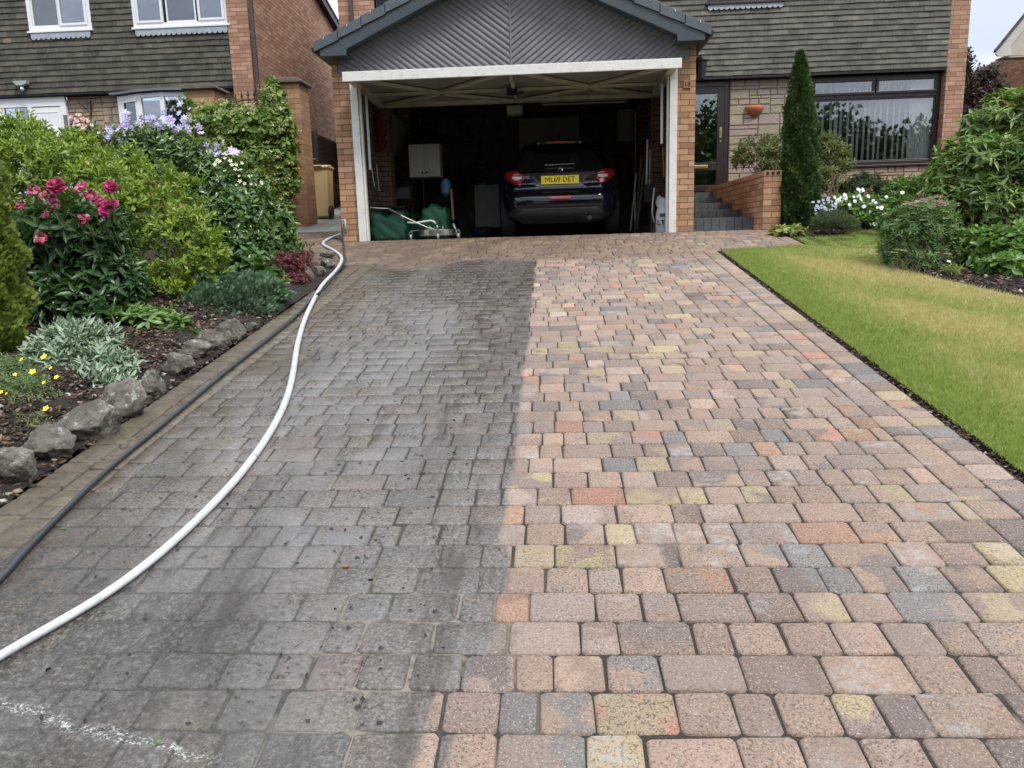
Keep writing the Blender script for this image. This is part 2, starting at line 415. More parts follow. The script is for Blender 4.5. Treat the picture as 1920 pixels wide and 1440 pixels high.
M_cabinet = m_plain('painted cupboard', (.60, .62, .56), .45, .04, 4, 0)
M_cabdim = m_plain('grey cupboard', (.78, .80, .76), .55, .05, 4, 0)
M_doorunder = m_plain('garage door frame', (.52, .51, .42), .5, .2, 4, .05)
M_doorskin = m_plain('garage door skin', (.30, .295, .26), .55, .25, 3, .05)
M_gbag = m_plain('green woven bag', (.012, .075, .045), .5, .3, 7, .5, 22)
M_gbag2 = m_plain('bright green bag', (.02, .13, .055), .5, .3, 7, .5, 22)
M_bark0 = m_plain('bark', (.085, .055, .035), .9, .35, 30, .6, 80); BARK = M_bark0
M_twiggreen = m_plain('green stem', (.10, .14, .05), .7, .2, 20, 0)
M_hosew = m_plain('white hose', (.54, .55, .55), .45, .15, 12, .25, 45, grime=.5)
M_hoseb = m_plain('black rubber hose', (.03, .036, .037), .35, .12, 20, .05)
M_bin = m_plain('pale yellow bin plastic', (.60, .46, .22), .5, .10, 4, .1)
M_bag = m_plain('white plastic sack', (.50, .54, .57), .4, .12, 9, .5, 14)
M_text = m_plain('black print', (.01, .01, .012), .6, .05, 5, 0)
M_yellow = m_plain('yellow tool handle', (.42, .24, .03), .5, .1, 5, 0)
M_wood = m_plain('varnished wood', (.22, .10, .03), .5, .2, 12, .1)
M_mower = m_plain('dark green plastic', (.02, .035, .03), .4, .15, 5, 0)
M_redp = m_plain('red cloth', (.16, .01, .015), .7, .2, 10, .2)
M_board = m_plain('pale board', (.30, .33, .27), .7, .08, 5, .05)
M_net = m_plain('net curtain', (.93, .95, .92), .9, .06, 40, 0)
M_blind = m_plain('blind slat', (.94, .96, .92), .7, .03, 5, 0)
M_room = m_plain('dim room', (.035, .03, .028), .9, .3, 2, 0)
M_grblind = m_plain('grey roller blind', (.38, .43, .46), .8, .15, 3, 0)
M_glass = m_glass('window glass', refl=.20)
M_glassd = m_glass('door glass', (.8, .85, .82), .16)
M_glassn = m_glass('neighbour glass', (.75, .8, .85), .35)

def tilemat(name, cols):
    n = NT(name); v = n.attr('var')[2]; p = n.pos()
    c = n.ramp(v, cols)
    st = n.noise(1, 5, .7, n.vmul(p, (30, 30, 4)))
    c = n.mix(n.math('MULTIPLY', n.smooth(st, .5, .75), .5), c, tup(cols[-1][1], 1.2))
    c = n.mix(n.math('MULTIPLY', n.smooth(n.noise(2.2, 6, .7, p), .45, .7), .45), c, tup(cols[0][1], .55))
    c = n.mix(n.math('MULTIPLY', n.smooth(n.noise(60, 2, .5, p), .72, .76), .5), c, (.42, .42, .36))
    n.col(c); n.rough(.85); n.bump(n.noise(90, 4, .6, p), .4, .004); return n.m
M_tile = tilemat('lichened hung tile', [(0, (.088, .085, .070)), (.3, (.11, .107, .087)), (.6, (.128, .126, .102)), (.85, (.155, .148, .118)), (1, (.21, .19, .14))])
M_tile2 = tilemat('neighbour hung tile', [(0, (.058, .054, .042)), (.35, (.078, .075, .056)), (.7, (.098, .094, .070)), (.88, (.12, .105, .075)), (1, (.21, .155, .10))])
def stonemat(name, cols):
    n = NT(name); v = n.attr('var')[2]; p = n.pos(); c = n.ramp(v, cols, 'CONSTANT')
    c = n.mix(n.math('MULTIPLY', n.noise(14, 6, .7, p), .55), c, n.mix(.5, c, (.12, .11, .10)))
    n.col(c); n.rough(.9); n.bump(n.noise(26, 7, .65, p), .9, .02); return n.m
M_stone = stonemat('split face stone', [(0, (.36, .31, .22)), (.22, (.42, .35, .27)), (.42, (.40, .31, .27)), (.6, (.34, .32, .27)), (.76, (.38, .33, .20)), (.9, (.43, .33, .29))])
M_stone2 = stonemat('neighbour split stone', [(0, (.42, .31, .21)), (.3, (.38, .28, .20)), (.55, (.45, .33, .24)), (.8, (.40, .30, .19))])
M_joint = m_plain('stone joint', (.25, .16, .12), .9, .1)

# ------------------------------------------------------------------ ground
n = NT('garden soil'); p = n.pos()
c = n.ramp(n.noise(38, 8, .75, p), [(.3, (.012, .009, .007)), (.5, (.035, .026, .018)), (.68, (.075, .052, .034)), (.78, (.17, .14, .11))])
c = n.mix(n.math('MULTIPLY', n.smooth(n.noise(3, 4, .6, p), .4, .7), .5), c, (.018, .014, .011))
n.col(c); n.rough(.95); n.bump(n.noise(46, 8, .75, p), 1., .03); M_soil = n.m
n = NT('bark mulch'); v = n.attr('var')[2]
n.col(n.ramp(v, [(0, (.015, .010, .008)), (.45, (.055, .033, .021)), (.8, (.15, .095, .055)), (.95, (.30, .24, .17)), (1, (.5, .48, .44))])); n.rough(.9); M_mulch = n.m

g = MB(); ys = [-150, -12, -6, -2, 0, 4, 9, 150]
for x0, x1, lo, hi in ((-150, -2.34, -150, 150), (-2.34, 3.46, -150, 0), (3.46, 150, -150, 150), (-2.34, 3.46, 9, 150)):
    q = [y for y in ys if lo <= y <= hi]
    for a, b in zip(q[:-1], q[1:]):
        g.add([(x0, a, zg(0, a)-.045), (x1, a, zg(0, a)-.045), (x1, b, zg(0, b)-.045), (x0, b, zg(0, b)-.045)], [(0, 1, 2, 3)])
tag(g.build('ground', M_soil, recalc=False), kind='structure')

# paving -------------------------------------------------------------------
WX = .30
fa = onslope(70, 1340); fb = onslope(430, 1432)
def pavemat(name, joint=False):
    n = NT(name); p = n.pos(); X, Y, Z = n.sep(p)
    wob = n.math('MULTIPLY', n.math('SUBTRACT', n.noise(1.7, 3, .5, p), .5), .10)
    fine = n.math('MULTIPLY', n.math('SUBTRACT', n.noise(30, 3, .6, p), .5), .03)
    alq = n.attr('c1')[3]; nb = n.math('SUBTRACT', 1, n.smooth(Y, -8.4, -7.5))
    arc = n.math('MULTIPLY', n.math('ABSOLUTE', n.math('SINE', n.math('MULTIPLY', Y, 3.1))), .016)
    jit = n.math('MULTIPLY', n.math('MULTIPLY', n.math('SUBTRACT', alq, .5), nb), .0 if joint else .13)
    step = n.math('MULTIPLY', n.math('SUBTRACT', 1, n.smooth(Y, -8.75, -7.9)), .11)
    clean = n.smooth(n.math('ADD', n.math('ADD', n.math('ADD', n.math('ADD', n.math('ADD', X, wob), arc), step), jit), fine), WX-.004, WX+.030)
    topm = n.smooth(n.math('ADD', Y, n.math('MULTIPLY', n.math('SUBTRACT', n.noise(1.1, 5, .6, p), .5), 1.7)), -2.15, -1.75)
    dirty = n.math('MULTIPLY', n.math('SUBTRACT', 1, clean), n.math('SUBTRACT', 1, topm))
    alp = n.attr('c1')[3] if not joint else .5
    nearb = n.math('SUBTRACT', 1, n.smooth(Y, -8.3, -7.6))
    if joint:
        c = n.ramp(n.noise(120, 4, .6, p), [(.3, (.022, .019, .016)), (.7, (.06, .05, .04))])
        sand = n.math('MULTIPLY', n.math('MULTIPLY', n.smooth(X, -.75, -.1), n.math('SUBTRACT', 1, n.smooth(X, .38, .5))), n.math('SUBTRACT', 1, n.smooth(Y, -8.15, -7.85)))
        sand2 = n.math('MULTIPLY', n.smooth(n.noise(2.2, 3, .5, p), .56, .62), n.math('MULTIPLY', clean, n.math('SUBTRACT', 1, n.smooth(Y, -7.9, -6.8))))
        sand = n.math('MAXIMUM', n.math('MULTIPLY', sand, n.smooth(n.noise(3.2, 4, .6, p), .42, .5)), sand2)
        c = n.mix(n.math('MULTIPLY', sand, .8), c, (.27, .225, .175))
        moss = n.math('MULTIPLY', n.smooth(n.noise(6, 5, .6, p), .55, .62), dirty)
        c = n.mix(n.math('MULTIPLY', moss, .8), c, (.05, .06, .02))
        mud = n.math('MULTIPLY', n.math('SUBTRACT', 1, n.smooth(X, -.5, .0)), n.math('SUBTRACT', 1, n.smooth(Y, -7.9, -7.1)))
        c = n.mix(mud, c, n.ramp(n.noise(90, 5, .75, p), [(.35, (.030, .026, .021)), (.52, (.080, .073, .064)), (.68, (.15, .14, .125))]))
    else:
        a = n.attr('c1')[0]; b = n.attr('c2')[0]
        c = n.mix(n.smooth(n.noise(5.5, 3, .5, p), .47, .56), a, b)
        sp = n.noise(120, 3, .8, p); sp2 = n.noise(170, 2, .6, n.vmul(p, (1, 1, 1.3)))
        spk = n.math('MULTIPLY', n.smooth(sp, .52, .60), n.math('ADD', .45, n.math('MULTIPLY', n.math('FRACT', n.math('MULTIPLY', alp, 7.3)), .55)))
        c = n.mix(spk, c, n.mix(.82, c, (.05, .045, .045)))
        c = n.mix(n.math('MULTIPLY', n.smooth(sp2, .58, .66), .6), c, (.60, .53, .40))
        # bloom and drying patches on the washed half
        wh = n.math('MULTIPLY', n.math('MULTIPLY', n.smooth(alp, .74, .97), n.smooth(n.noise(6, 3, .6, p), .46, .66)), n.smooth(n.noise(26, 7, .8, n.vmul(p, (1, 1.5, 1))), .42, .58))
        wh = n.math('MULTIPLY', n.math('MULTIPLY', wh, n.math('ADD', n.math('MULTIPLY', clean, .6), .15)), n.math('SUBTRACT', 1, n.smooth(Y, -6.4, -5.2)))
        c = n.mix(n.math('MULTIPLY', wh, .8), c, (.52, .51, .50))
    if not joint:
        tan = n.math('MULTIPLY', topm, n.math('SUBTRACT', .78, n.math('MULTIPLY', n.smooth(X, .3, 2.6), .45)))
        tan = n.math('MULTIPLY', tan, n.math('ADD', .7, n.math('MULTIPLY', n.smooth(n.noise(2.8, 5, .7, p), .4, .6), .3)))
        c = n.mix(tan, c, (.150, .098, .056))
        dk = n.math('MULTIPLY', n.math('MULTIPLY', topm, n.math('SUBTRACT', 1, n.smooth(X, -.2, 1.2))), n.smooth(n.noise(2.4, 6, .7, p), .42, .58))
        c = n.mix(n.math('MULTIPLY', dk, .45), c, (.075, .055, .036))
        # unwashed film of dirt
        film = n.ramp(n.noise(3.6, 8, .75, p), [(.3, (.050, .045, .038)), (.5, (.094, .088, .080)), (.72, (.150, .146, .142))])
        film = n.mix(n.smooth(n.noise(95, 4, .75, p), .46, .62), film, n.mix(.6, film, (.30, .28, .25)))
        film = n.mix(n.smooth(n.noise(60, 5, .8, n.vmul(p, (1, 1.7, 1))), .52, .60), film, n.mix(.7, film, (.02, .018, .016)))
        pale = n.math('MULTIPLY', n.math('MULTIPLY', n.smooth(X, -1.25, -.8), n.math('SUBTRACT', 1, n.smooth(X, -.35, .05))), n.math('MULTIPLY', n.math('SUBTRACT', 1, n.smooth(Y, -4.6, -3.2)), n.smooth(n.noise(1.5, 5, .65, p), .38, .58)))
        film = n.mix(n.math('MULTIPLY', pale, .6), film, (.185, .186, .192))  # lighter grey middle: wet reflection painted into the film colour
        d2 = n.math('MULTIPLY', dirty, .84)
        c = n.mix(d2, c, film)
        brn = n.math('MULTIPLY', n.math('MULTIPLY', n.smooth(X, -.35, .12), n.math('SUBTRACT', 1, n.smooth(Y, -2.3, -1.9))), n.smooth(Y, -7.2, -5.0))
        brn = n.math('MULTIPLY', n.math('MULTIPLY', brn, dirty), n.smooth(n.noise(6, 5, .7, n.vmul(p, (1, 2.2, 1))), .42, .60))
        c = n.mix(n.math('MULTIPLY', brn, .85), c, (.060, .042, .024))
        up = n.math('MULTIPLY', n.math('MULTIPLY', n.smooth(Y, -4.2, -2.3), dirty), .55)
        c = n.mix(up, c, (.085, .073, .056))
        lm = n.math('MULTIPLY', n.math('SUBTRACT', 1, n.smooth(X, -1.45, -.85)), n.smooth(n.noise(2.1, 6, .75, p), .38, .58))
        c = n.mix(n.math('MULTIPLY', n.math('MULTIPLY', lm, n.math('SUBTRACT', 1, topm)), .8), c, (.078, .056, .027))
        cor = n.math('MULTIPLY', n.math('MULTIPLY', n.math('SUBTRACT', 1, n.smooth(X, -.75, .15)), n.math('SUBTRACT', 1, n.smooth(Y, -8.35, -7.6))), n.math('MULTIPLY', dirty, n.math('ADD', .55, n.math('MULTIPLY', n.smooth(n.noise(3.3, 6, .75, p), .4, .6), .4))))
        c = n.mix(n.math('MULTIPLY', cor, .92), c, n.ramp(n.noise(62, 6, .85, p), [(.40, (.020, .016, .011)), (.52, (.070, .060, .046)), (.62, (.23, .21, .18))]))
        strk = n.math('MULTIPLY', dirty, n.smooth(n.noise(1.5, 6, .75, n.vmul(p, (3.2, .55, 1))), .55, .66))
        c = n.mix(n.math('MULTIPLY', strk, .55), c, (.045, .036, .026))
        st = n.math('SUBTRACT', 1, n.smooth(X, -1.47, -1.43))
        c = n.mix(n.math('MULTIPLY', n.math('MULTIPLY', st, n.math('SUBTRACT', 1, topm)), .62), c, n.ramp(n.noise(11, 7, .8, p), [(.32, (.055, .045, .030)), (.5, (.135, .108, .070)), (.68, (.24, .195, .13))]))
        # isolated mossy stains
        sn = n.math('MULTIPLY', n.math('MULTIPLY', n.smooth(n.noise(3.4, 1, .3, n.vmul(p, (1, 1.4, 1))), .70, .76), n.smooth(n.noise(30, 5, .7, p), .4, .6)), n.math('MULTIPLY', n.smooth(Y, -7, -6), .8))
        c = n.mix(sn, c, (.10, .08, .04))
    grit = n.math('MULTIPLY', n.math('MULTIPLY', n.smooth(n.noise(42, 5, .75, p), .55, .63), n.smooth(n.noise(1.9, 3, .6, n.vmul(p, (2.4, .8, 1))), .44, .60)), dirty)
    c = n.mix(n.math('MULTIPLY', grit, .85), c, (.028, .024, .02))
    # foamy run-off line near the viewer
    k = (fb[1]-fa[1])/(fb[0]-fa[0]); dl = n.math('SUBTRACT', Y, n.math('ADD', n.math('MULTIPLY', X, k), float(fa[1]-k*fa[0])))
    dl = n.math('ADD', dl, n.math('MULTIPLY', n.math('SUBTRACT', n.noise(9, 3, .6, p), .5), .09))
    fo = n.math('MULTIPLY', n.math('SUBTRACT', 1, n.smooth(n.math('ABSOLUTE', dl), .002, .030)), n.smooth(n.noise(85, 6, .8, n.vmul(p, (1, 1.5, 1))), .50, .60))
    fo = n.math('MULTIPLY', fo, n.math('SUBTRACT', 1, n.smooth(X, -.42, -.25)))
    c = n.mix(fo, c, (.62, .62, .58))
    n.col(c)
    wet = n.math('MULTIPLY', dirty, n.smooth(n.noise(1.6, 4, .6, n.vmul(p, (1.6, .6, 1))), .36, .56))
    n.rough(n.math('SUBTRACT', .78, n.math('ADD', n.math('MULTIPLY', wet, .47), n.math('MULTIPLY', dirty, .14))))
    h = n.math('ADD', n.noise(110, 4, .75, p), n.math('MULTIPLY', n.noise(38, 3, .6, p), .6))
    bn = n.bump(h, 1., .010); n.set(bn.inputs['Strength'], n.math('SUBTRACT', 1, n.math('MULTIPLY', wet, .62)))
    return n.m
M_pave = pavemat('tumbled block paving'); M_sand = pavemat('paving joint sand', True)

PAL = [(.34, .25, .20), (.37, .27, .22), (.31, .235, .20), (.40, .295, .23), (.285, .23, .205), (.235, .225, .22), (.43, .27, .19), (.44, .235, .175), (.46, .38, .23), (.42, .34, .225), (.215, .175, .16), (.38, .30, .26)]
PW = np.array([17, 14, 14, 11, 12, 6, 5, 2.2, 3.0, 7, 7, 12], float); PW /= PW.sum()
tpl = []; 
for z, ins in ((-.03, .0), (-.0065, .0), (-.0022, .0028), (0., .0075)):
    r = .010
    for sx, sy, a, b in ((-1,-1,r,0), (1,-1,r,0), (1,-1,0,r), (1,1,0,r), (1,1,r,0), (-1,1,r,0), (-1,1,0,r), (-1,-1,0,r)):
        tpl.append((sx, sy, a+ins, b+ins, z))
tpl = np.array(tpl)
setts = []                                     # cx, cy, hx, hy
def xl(y):
    if y < -1.95: return -1.45
    if y < -.05: return -1.95+(y+1.95)/1.9*-1.55
    return -3.6
def xr(y):
    if y < -1.62: return 2.0
    if y < -1.45: return 2.35
    if y < 0: return 3.2
    return -2.36
CRS = .1450; y = -.075
def row(y, x, xe, h=CRS-.0065):
    while x < xe-.03:
        w = rng.choice([.105, .14, .21], p=[.3, .4, .3])*(1+rng.normal()*.015); w = min(w, xe-x)
        if xe-x-w < .05: w = xe-x
        setts.append((x+w/2+rng.normal()*.0012, y+rng.normal()*.0012, (w-.0055)/2, (h+.001)/2)); x += w
k = 0
for i in range(-8, 64):
    y = -.075-i*CRS
    row(y, xl(y)+rng.random()*.0, xr(y))
def column(x, y0, y1, w=.15):
    y = y1
    while y > y0:
        l = rng.choice([.105, .14, .21], p=[.35, .45, .2]); setts.append((x, y-l/2, (w-.007)/2, (l-.0065)/2)); y -= l
column(-1.675, -9.3, -1.95); column(-1.525, -9.3, -1.95)
column(2.075, -9.3, -1.62); column(2.226, -9.3, -1.55); column(3.276, -1.35, -.01)
setts = np.array(setts); n_ = len(setts)
V = np.zeros((n_, 32, 3)); V[:, :, 0] = setts[:, None, 0]+tpl[None, :, 0]*(setts[:, None, 2]-tpl[None, :, 2])
V[:, :, 1] = setts[:, None, 1]+tpl[None, :, 1]*(setts[:, None, 3]-tpl[None, :, 3])
V[:, :, :2] += np.tile(rng.normal(size=(n_, 8, 2))*.0016, (1, 4, 1))+rng.normal(size=(n_, 32, 2))*.0006
tl = rng.normal(size=(n_, 3))*np.array([.0010, .0045, .0045])
V[:, :, 2] = tpl[None, :, 4]+tl[:, None, 0]+tl[:, None, 1]*(V[:, :, 0]-setts[:, None, 0])+tl[:, None, 2]*(V[:, :, 1]-setts[:, None, 1])
V[:, :, 2] += S*V[:, :, 1]
fs = [tuple(24+i for i in range(8))]
for r_ in range(3):
    for i in range(8): fs.append((r_*8+i, r_*8+(i+1) % 8, (r_+1)*8+(i+1) % 8, (r_+1)*8+i))
idx = np.concatenate([np.array(f) for f in fs]); tot = np.array([len(f) for f in fs])
loops = (idx[None]+(np.arange(n_)*32)[:, None]).ravel(); tots = np.tile(tot, n_); st = np.concatenate([[0], np.cumsum(tots)[:-1]])
me = D.meshes.new('driveway'); me.vertices.add(n_*32); me.vertices.foreach_set('co', V.ravel())
me.loops.add(len(loops)); me.loops.foreach_set('vertex_index', loops.astype(np.int32))
me.polygons.add(len(tots)); me.polygons.foreach_set('loop_start', st.astype(np.int32)); me.polygons.foreach_set('loop_total', tots.astype(np.int32))
me.polygons.foreach_set('use_smooth', [True]*len(tots)); me.update(calc_edges=True)
al_ = rng.random((n_, 1)); pal = np.array(PAL)*np.array([.98, .93, .87]); ci = rng.choice(len(pal), n_, p=PW); c1 = pal[ci]*(1+rng.normal(size=(n_, 1))*.12)
c2 = np.where(rng.random((n_, 1)) < .6, pal[rng.choice(len(pal), n_, p=PW)]*(1+rng.normal(size=(n_, 1))*.1), c1*(1+rng.normal(size=(n_, 1))*.08))
for nm, cc in (('c1', c1), ('c2', c2)):
    a = me.color_attributes.new(nm, 'FLOAT_COLOR', 'POINT')
    a.data.foreach_set('color', np.repeat(np.concatenate([cc.clip(.02, .9), al_], 1), 32, axis=0).astype(np.float32).ravel())
me.materials.append(M_pave); o = D.objects.new('driveway', me); COL.objects.link(o); tag(o, kind='structure')
# jointing sand under the setts
nx, ny = 120, 200; xs = np.linspace(-3.6, 3.36, nx); yy = np.linspace(-9.6, 0., ny); j = MB(); vs = []
for b in yy:
    for a in xs:
        d = -.0085+rng.normal()*.0012
        s_ = max(0, min(1, (-.25-a)/.6))*max(0, min(1, (-7.3-b)/.7)); d += (.0068+.0035*mnoise.noise(Vector((a*2.2, b*2.2, 0))))*s_
        s2 = max(0, min(1, (.3-a)/.1))*max(0, min(1, (-7.6-b)/.4)); d += .0032*s2*(1-s_)
        if a < xl(b)-.32 or a > (3.38 if b > -1.4 else 2.32): d = -.06
        vs.append((a, b, S*b+d))
j.add(vs, [(r*nx+c_, r*nx+c_+1, (r+1)*nx+c_+1, (r+1)*nx+c_) for r in range(ny-1) for c_ in range(nx-1)])
j.box(-3.6, -2.36, 0.001, 1.12, -.05, .0)
o = j.build('driveway_joint_sand', M_sand, recalc=False); tag(o, kind='structure')
al = MB(); al.add([(-3.6, 0, -.012), (-2.36, 0, -.012), (-2.36, 1.15, S*1.15-.01), (-3.6, 1.15, S*1.15-.01)], [(0, 1, 2, 3)])
tag(al.build('path_bed', M_sand, recalc=False), kind='structure')
al = MB()
for i_, (y0, y1) in enumerate(((1.13, 1.78), (1.79, 2.5), (2.51, 4.4), (4.41, 6.5))):
    m_ = -2.98
    for x0, x1 in ((-3.7, m_-.004), (m_+.004, -2.36)):
        al.add([(x0, y0, S*y0-.05), (x1, y0, S*y0-.05), (x1, y1, S*y1-.05), (x0, y1, S*y1-.05), (x0, y0, S*y0+.004), (x1, y0, S*y0+.004), (x1, y1, S*y1+.004), (x0, y1, S*y1+.004)],
               [(0,3,2,1), (4,5,6,7), (0,1,5,4), (1,2,6,5), (2,3,7,6), (3,0,4,7)])
tag(al.build('path_slabs', M_conc), kind='structure')

def chips(name, n, xr_, yr_, zf, size, label, keep=None):
    x = xr_[0]+(xr_[1]-xr_[0])*rng.random(n); y = yr_[0]+(yr_[1]-yr_[0])*rng.random(n)
    P = np.array([(a, q, zf(a, q)+.004+rng.random()*.008) for a, q in zip(x, y)])
    d = nrm(rng.normal(size=(n, 3))*np.array([1, 1, .25])); l = size*(.4+rng.random(n))
    box = (np.array([(-.5,0,0), (.5,0,.05), (.4,1,.1), (-.4,.9,0), (-.4,.05,-.2), (.4,.1,-.15), (.3,.9,-.15), (-.3,.85,-.2)], float), [(0,1,2,3), (0,4,5,1), (1,5,6,2), (2,6,7,3), (3,7,4,0)])
    if keep is not None: k_ = inpoly(P[:, 0], P[:, 1], keep); P, d, l = P[k_], d[k_], l[k_]; n = len(P)
    o = leaf_mesh(name, P, d, nrm(rng.normal(size=(n, 3))*.4+np.array([0, 0, 1])), l, l*.6, box, M_mulch, None, rng.random(n)**1.3)
    tag(o, label, 'mulch', kind='stuff'); return o

# lawn ---------------------------------------------------------------------
LAWN = [(2.352, -11), (2.352, -1.75), (2.5, -1.60), (3.36, -1.42), (3.40, -.85), (3.95, -.80), (4.25, -.45), (5.2, -.3), (5.2, -1.2), (4.3, -1.5), (3.95, -1.85), (3.82, -2.2), (3.74, -2.7), (3.74, -3.15), (3.86, -3.6), (4.10, -4.3), (5.6, -5.3), (8, -6.2), (16, -7.4), (16, -11)]
n = NT('lawn'); p = n.pos(); X, Y, Z = n.sep(p)
def lawncol(n, p, X, Y):
    st = n.math('SINE', n.math('MULTIPLY', n.math('ADD', n.math('ADD', X, n.math('MULTIPLY', Y, .62)), n.math('MULTIPLY', n.noise(.8, 2, .5, p), .5)), 4.6))
    dry = n.math('ADD', n.math('MULTIPLY', st, .08), n.math('ADD', n.math('MULTIPLY', n.noise(1.0, 4, .6, p), .75), n.math('MULTIPLY', n.noise(5.5, 5, .7, p), .25)))
    near = n.math('MULTIPLY', n.smooth(X, 2.5, 3.1), n.math('SUBTRACT', 1, n.smooth(Y, -2.3, -1.3)))
    dry = n.math('MULTIPLY', n.smooth(dry, .27, .57), near)
    c = n.ramp(n.noise(24, 4, .6, p), [(.3, (.155, .235, .028)), (.7, (.32, .41, .075))])
    return n.mix(n.math('MULTIPLY', dry, .92), c, n.ramp(n.noise(12, 5, .7, p), [(.3, (.39, .36, .10)), (.7, (.62, .51, .25))]))
c = lawncol(n, p, X, Y); n.col(n.mix(.35, c, (.06, .07, .015))); n.rough(.9); n.bump(n.noise(160, 4, .7, p), .8, .01); M_lawn = n.m
n = NT('grass blade'); p = n.pos(); X, Y, Z = n.sep(p); v = n.attr('var')[2]
c = lawncol(n, p, X, Y); c = n.mix(n.math('MULTIPLY', v, .45), c, n.mix(.5, c, (.50, .46, .17))); n.col(c); n.rough(.5)
t = n.n('BsdfTranslucent'); n.l(c, t.inputs[0]); ms = n.n('MixShader'); ms.inputs[0].default_value = .35
n.l(n.b.outputs[0], ms.inputs[1]); n.l(t.outputs[0], ms.inputs[2]); n.l(ms.outputs[0], n.out.inputs[0]); M_blade = n.m
bm = bmesh.new(); vsl = [bm.verts.new((x, y, S*y+.004)) for x, y in LAWN]; bm.faces.new(vsl)
bmesh.ops.triangulate(bm, faces=bm.faces[:])
ed = [bm.verts.new((x, y, S*y-.06)) for x, y in LAWN]
for i in range(len(LAWN)):
    k = (i+1) % len(LAWN); f_ = bm.faces.new((vsl[i], vsl[k], ed[k], ed[i])); f_.material_index = 1
me = D.meshes.new('lawn'); bm.to_mesh(me); bm.free(); me.materials.append(M_lawn); me.materials.append(M_soil); o = D.objects.new('lawn', me); COL.objects.link(o); tag(o, kind='structure')
def inpoly(x, y, poly):
    c = np.zeros(len(x), bool); q = len(poly)
    for i in range(q):
        x1, y1 = poly[i]; x2, y2 = poly[(i+1) % q]
        if y1 == y2: continue
        c ^= ((y1 > y) != (y2 > y)) & (x < (x2-x1)*(y-y1)/(y2-y1)+x1)
    return c
N_ = 460000; gx = 2.33+(rng.random(N_)**1.25)*5.0; gy = -.3-rng.random(N_)*9.2
k = inpoly(gx+.015+rng.normal(size=N_)*.02, gy, LAWN); gx = gx[k]; gy = gy[k]
dist = np.hypot(gx-.5, gy+10.35); k = rng.random(len(gx)) < np.clip(5.5/dist, .45, 1); gx = gx[k]; gy = gy[k]; N_ = len(gx)
P_ = np.stack([gx, gy, S*gy+.008], 1); d_ = nrm(rng.normal(size=(N_, 3))*np.array([.45, .45, .1])+np.array([0, 0, .8]))
leaf_mesh('grass', P_, d_, nrm(rng.normal(size=(N_, 3))), (.020+.020*rng.random(N_)), .0026+.0020*rng.random(N_), (np.array([(-.5,0,0), (.5,0,0), (0,1,.1)], float), [(0,1,2)]), M_blade, None, rng.random(N_))
_c = chips('verge_crumbs', 2600, (2.305, 2.365), (-9.3, -1.6), lambda x, y: S*y-.02, .016, 'crumbs of dark soil along the cut edge of the lawn')
tag(D.objects['grass'], 'short dry-tipped lawn grass beside the driveway', 'grass', kind='stuff')

# left bed: raised soil and mulch ------------------------------------------
b = MB(); nx, ny = 60, 90; xs = np.linspace(-9, -1.765, nx); yy = np.linspace(-10.5, 2.6, ny)
def zbed(x, y): return S*y-.006+.13*max(0, min(1, (-1.84-x)/.5))+.05*max(0, -2.5-x)
for q in yy:
    for a in xs: b.v.append((a, q, zbed(a, q)+.015*math.sin(a*9+q*7)*math.sin(a*5-q*11)+rng.normal()*.006)); b.var.append(0)
for r in range(ny-1):
    for c_ in range(nx-1):
        xm = xs[c_]; ym = yy[r]
        if ym > -2.2 and xm > xl(max(ym, -1.9))-.25 and ym < 4: continue
        b.f.append((r*nx+c_, r*nx+c_+1, (r+1)*nx+c_+1, (r+1)*nx+c_)); b.m.append(0)
o = b.build('flower_bed_soil', M_soil, smooth=True, recalc=False); tag(o, kind='structure')
chips('bark_mulch', 15000, (-3.3, -1.758), (-8.2, -4.2), zbed, .03, 'brown bark mulch and grit between the plants of the left bed')
b = MB(); nx, ny = 50, 50; xs = np.linspace(3.4, 12, nx); yy = np.linspace(-7.5, 3.7, ny)
RB = [(3.36, -1.42), (3.40, -.85), (3.95, -.80), (4.25, -.45), (5.2, -.3), (5.2, -1.2), (4.3, -1.5), (3.95, -1.85), (3.82, -2.2), (3.74, -2.7), (3.74, -3.15), (3.86, -3.6), (4.10, -4.3), (5.6, -5.3), (8, -6.2), (14, -7.4), (14, 6), (3.36, 6)]
def zrb(x, y): return S*y+.0
pts = rng.random((4200, 2))*np.array([8, 11])+np.array([3.4, -7.2]); kk = inpoly(pts[:, 0], pts[:, 1], RB); pts = pts[kk]
bm = bmesh.new()
vv = [bm.verts.new((x, y, S*y+.0)) for x, y in RB]; bm.faces.new(vv); bmesh.ops.triangulate(bm, faces=bm.faces[:])
bmesh.ops.subdivide_edges(bm, edges=bm.edges[:], cuts=5, use_grid_fill=True)
for v_ in bm.verts: v_.co.z += rng.normal()*.008
me = D.meshes.new('right_bed'); bm.to_mesh(me); bm.free(); me.materials.append(M_soil); o = D.objects.new('right_flower_bed_soil', me); COL.objects.link(o); tag(o, kind='structure')
chips('soil_crumbs', 16000, (3.4, 7.5), (-6.2, .2), lambda x, y: S*y+.008, .030, 'dark crumbly soil and bark in the right flower bed', RB)
P_ = np.array([(x, y, S*y+.01) for x, y in pts]); n_ = len(P_)

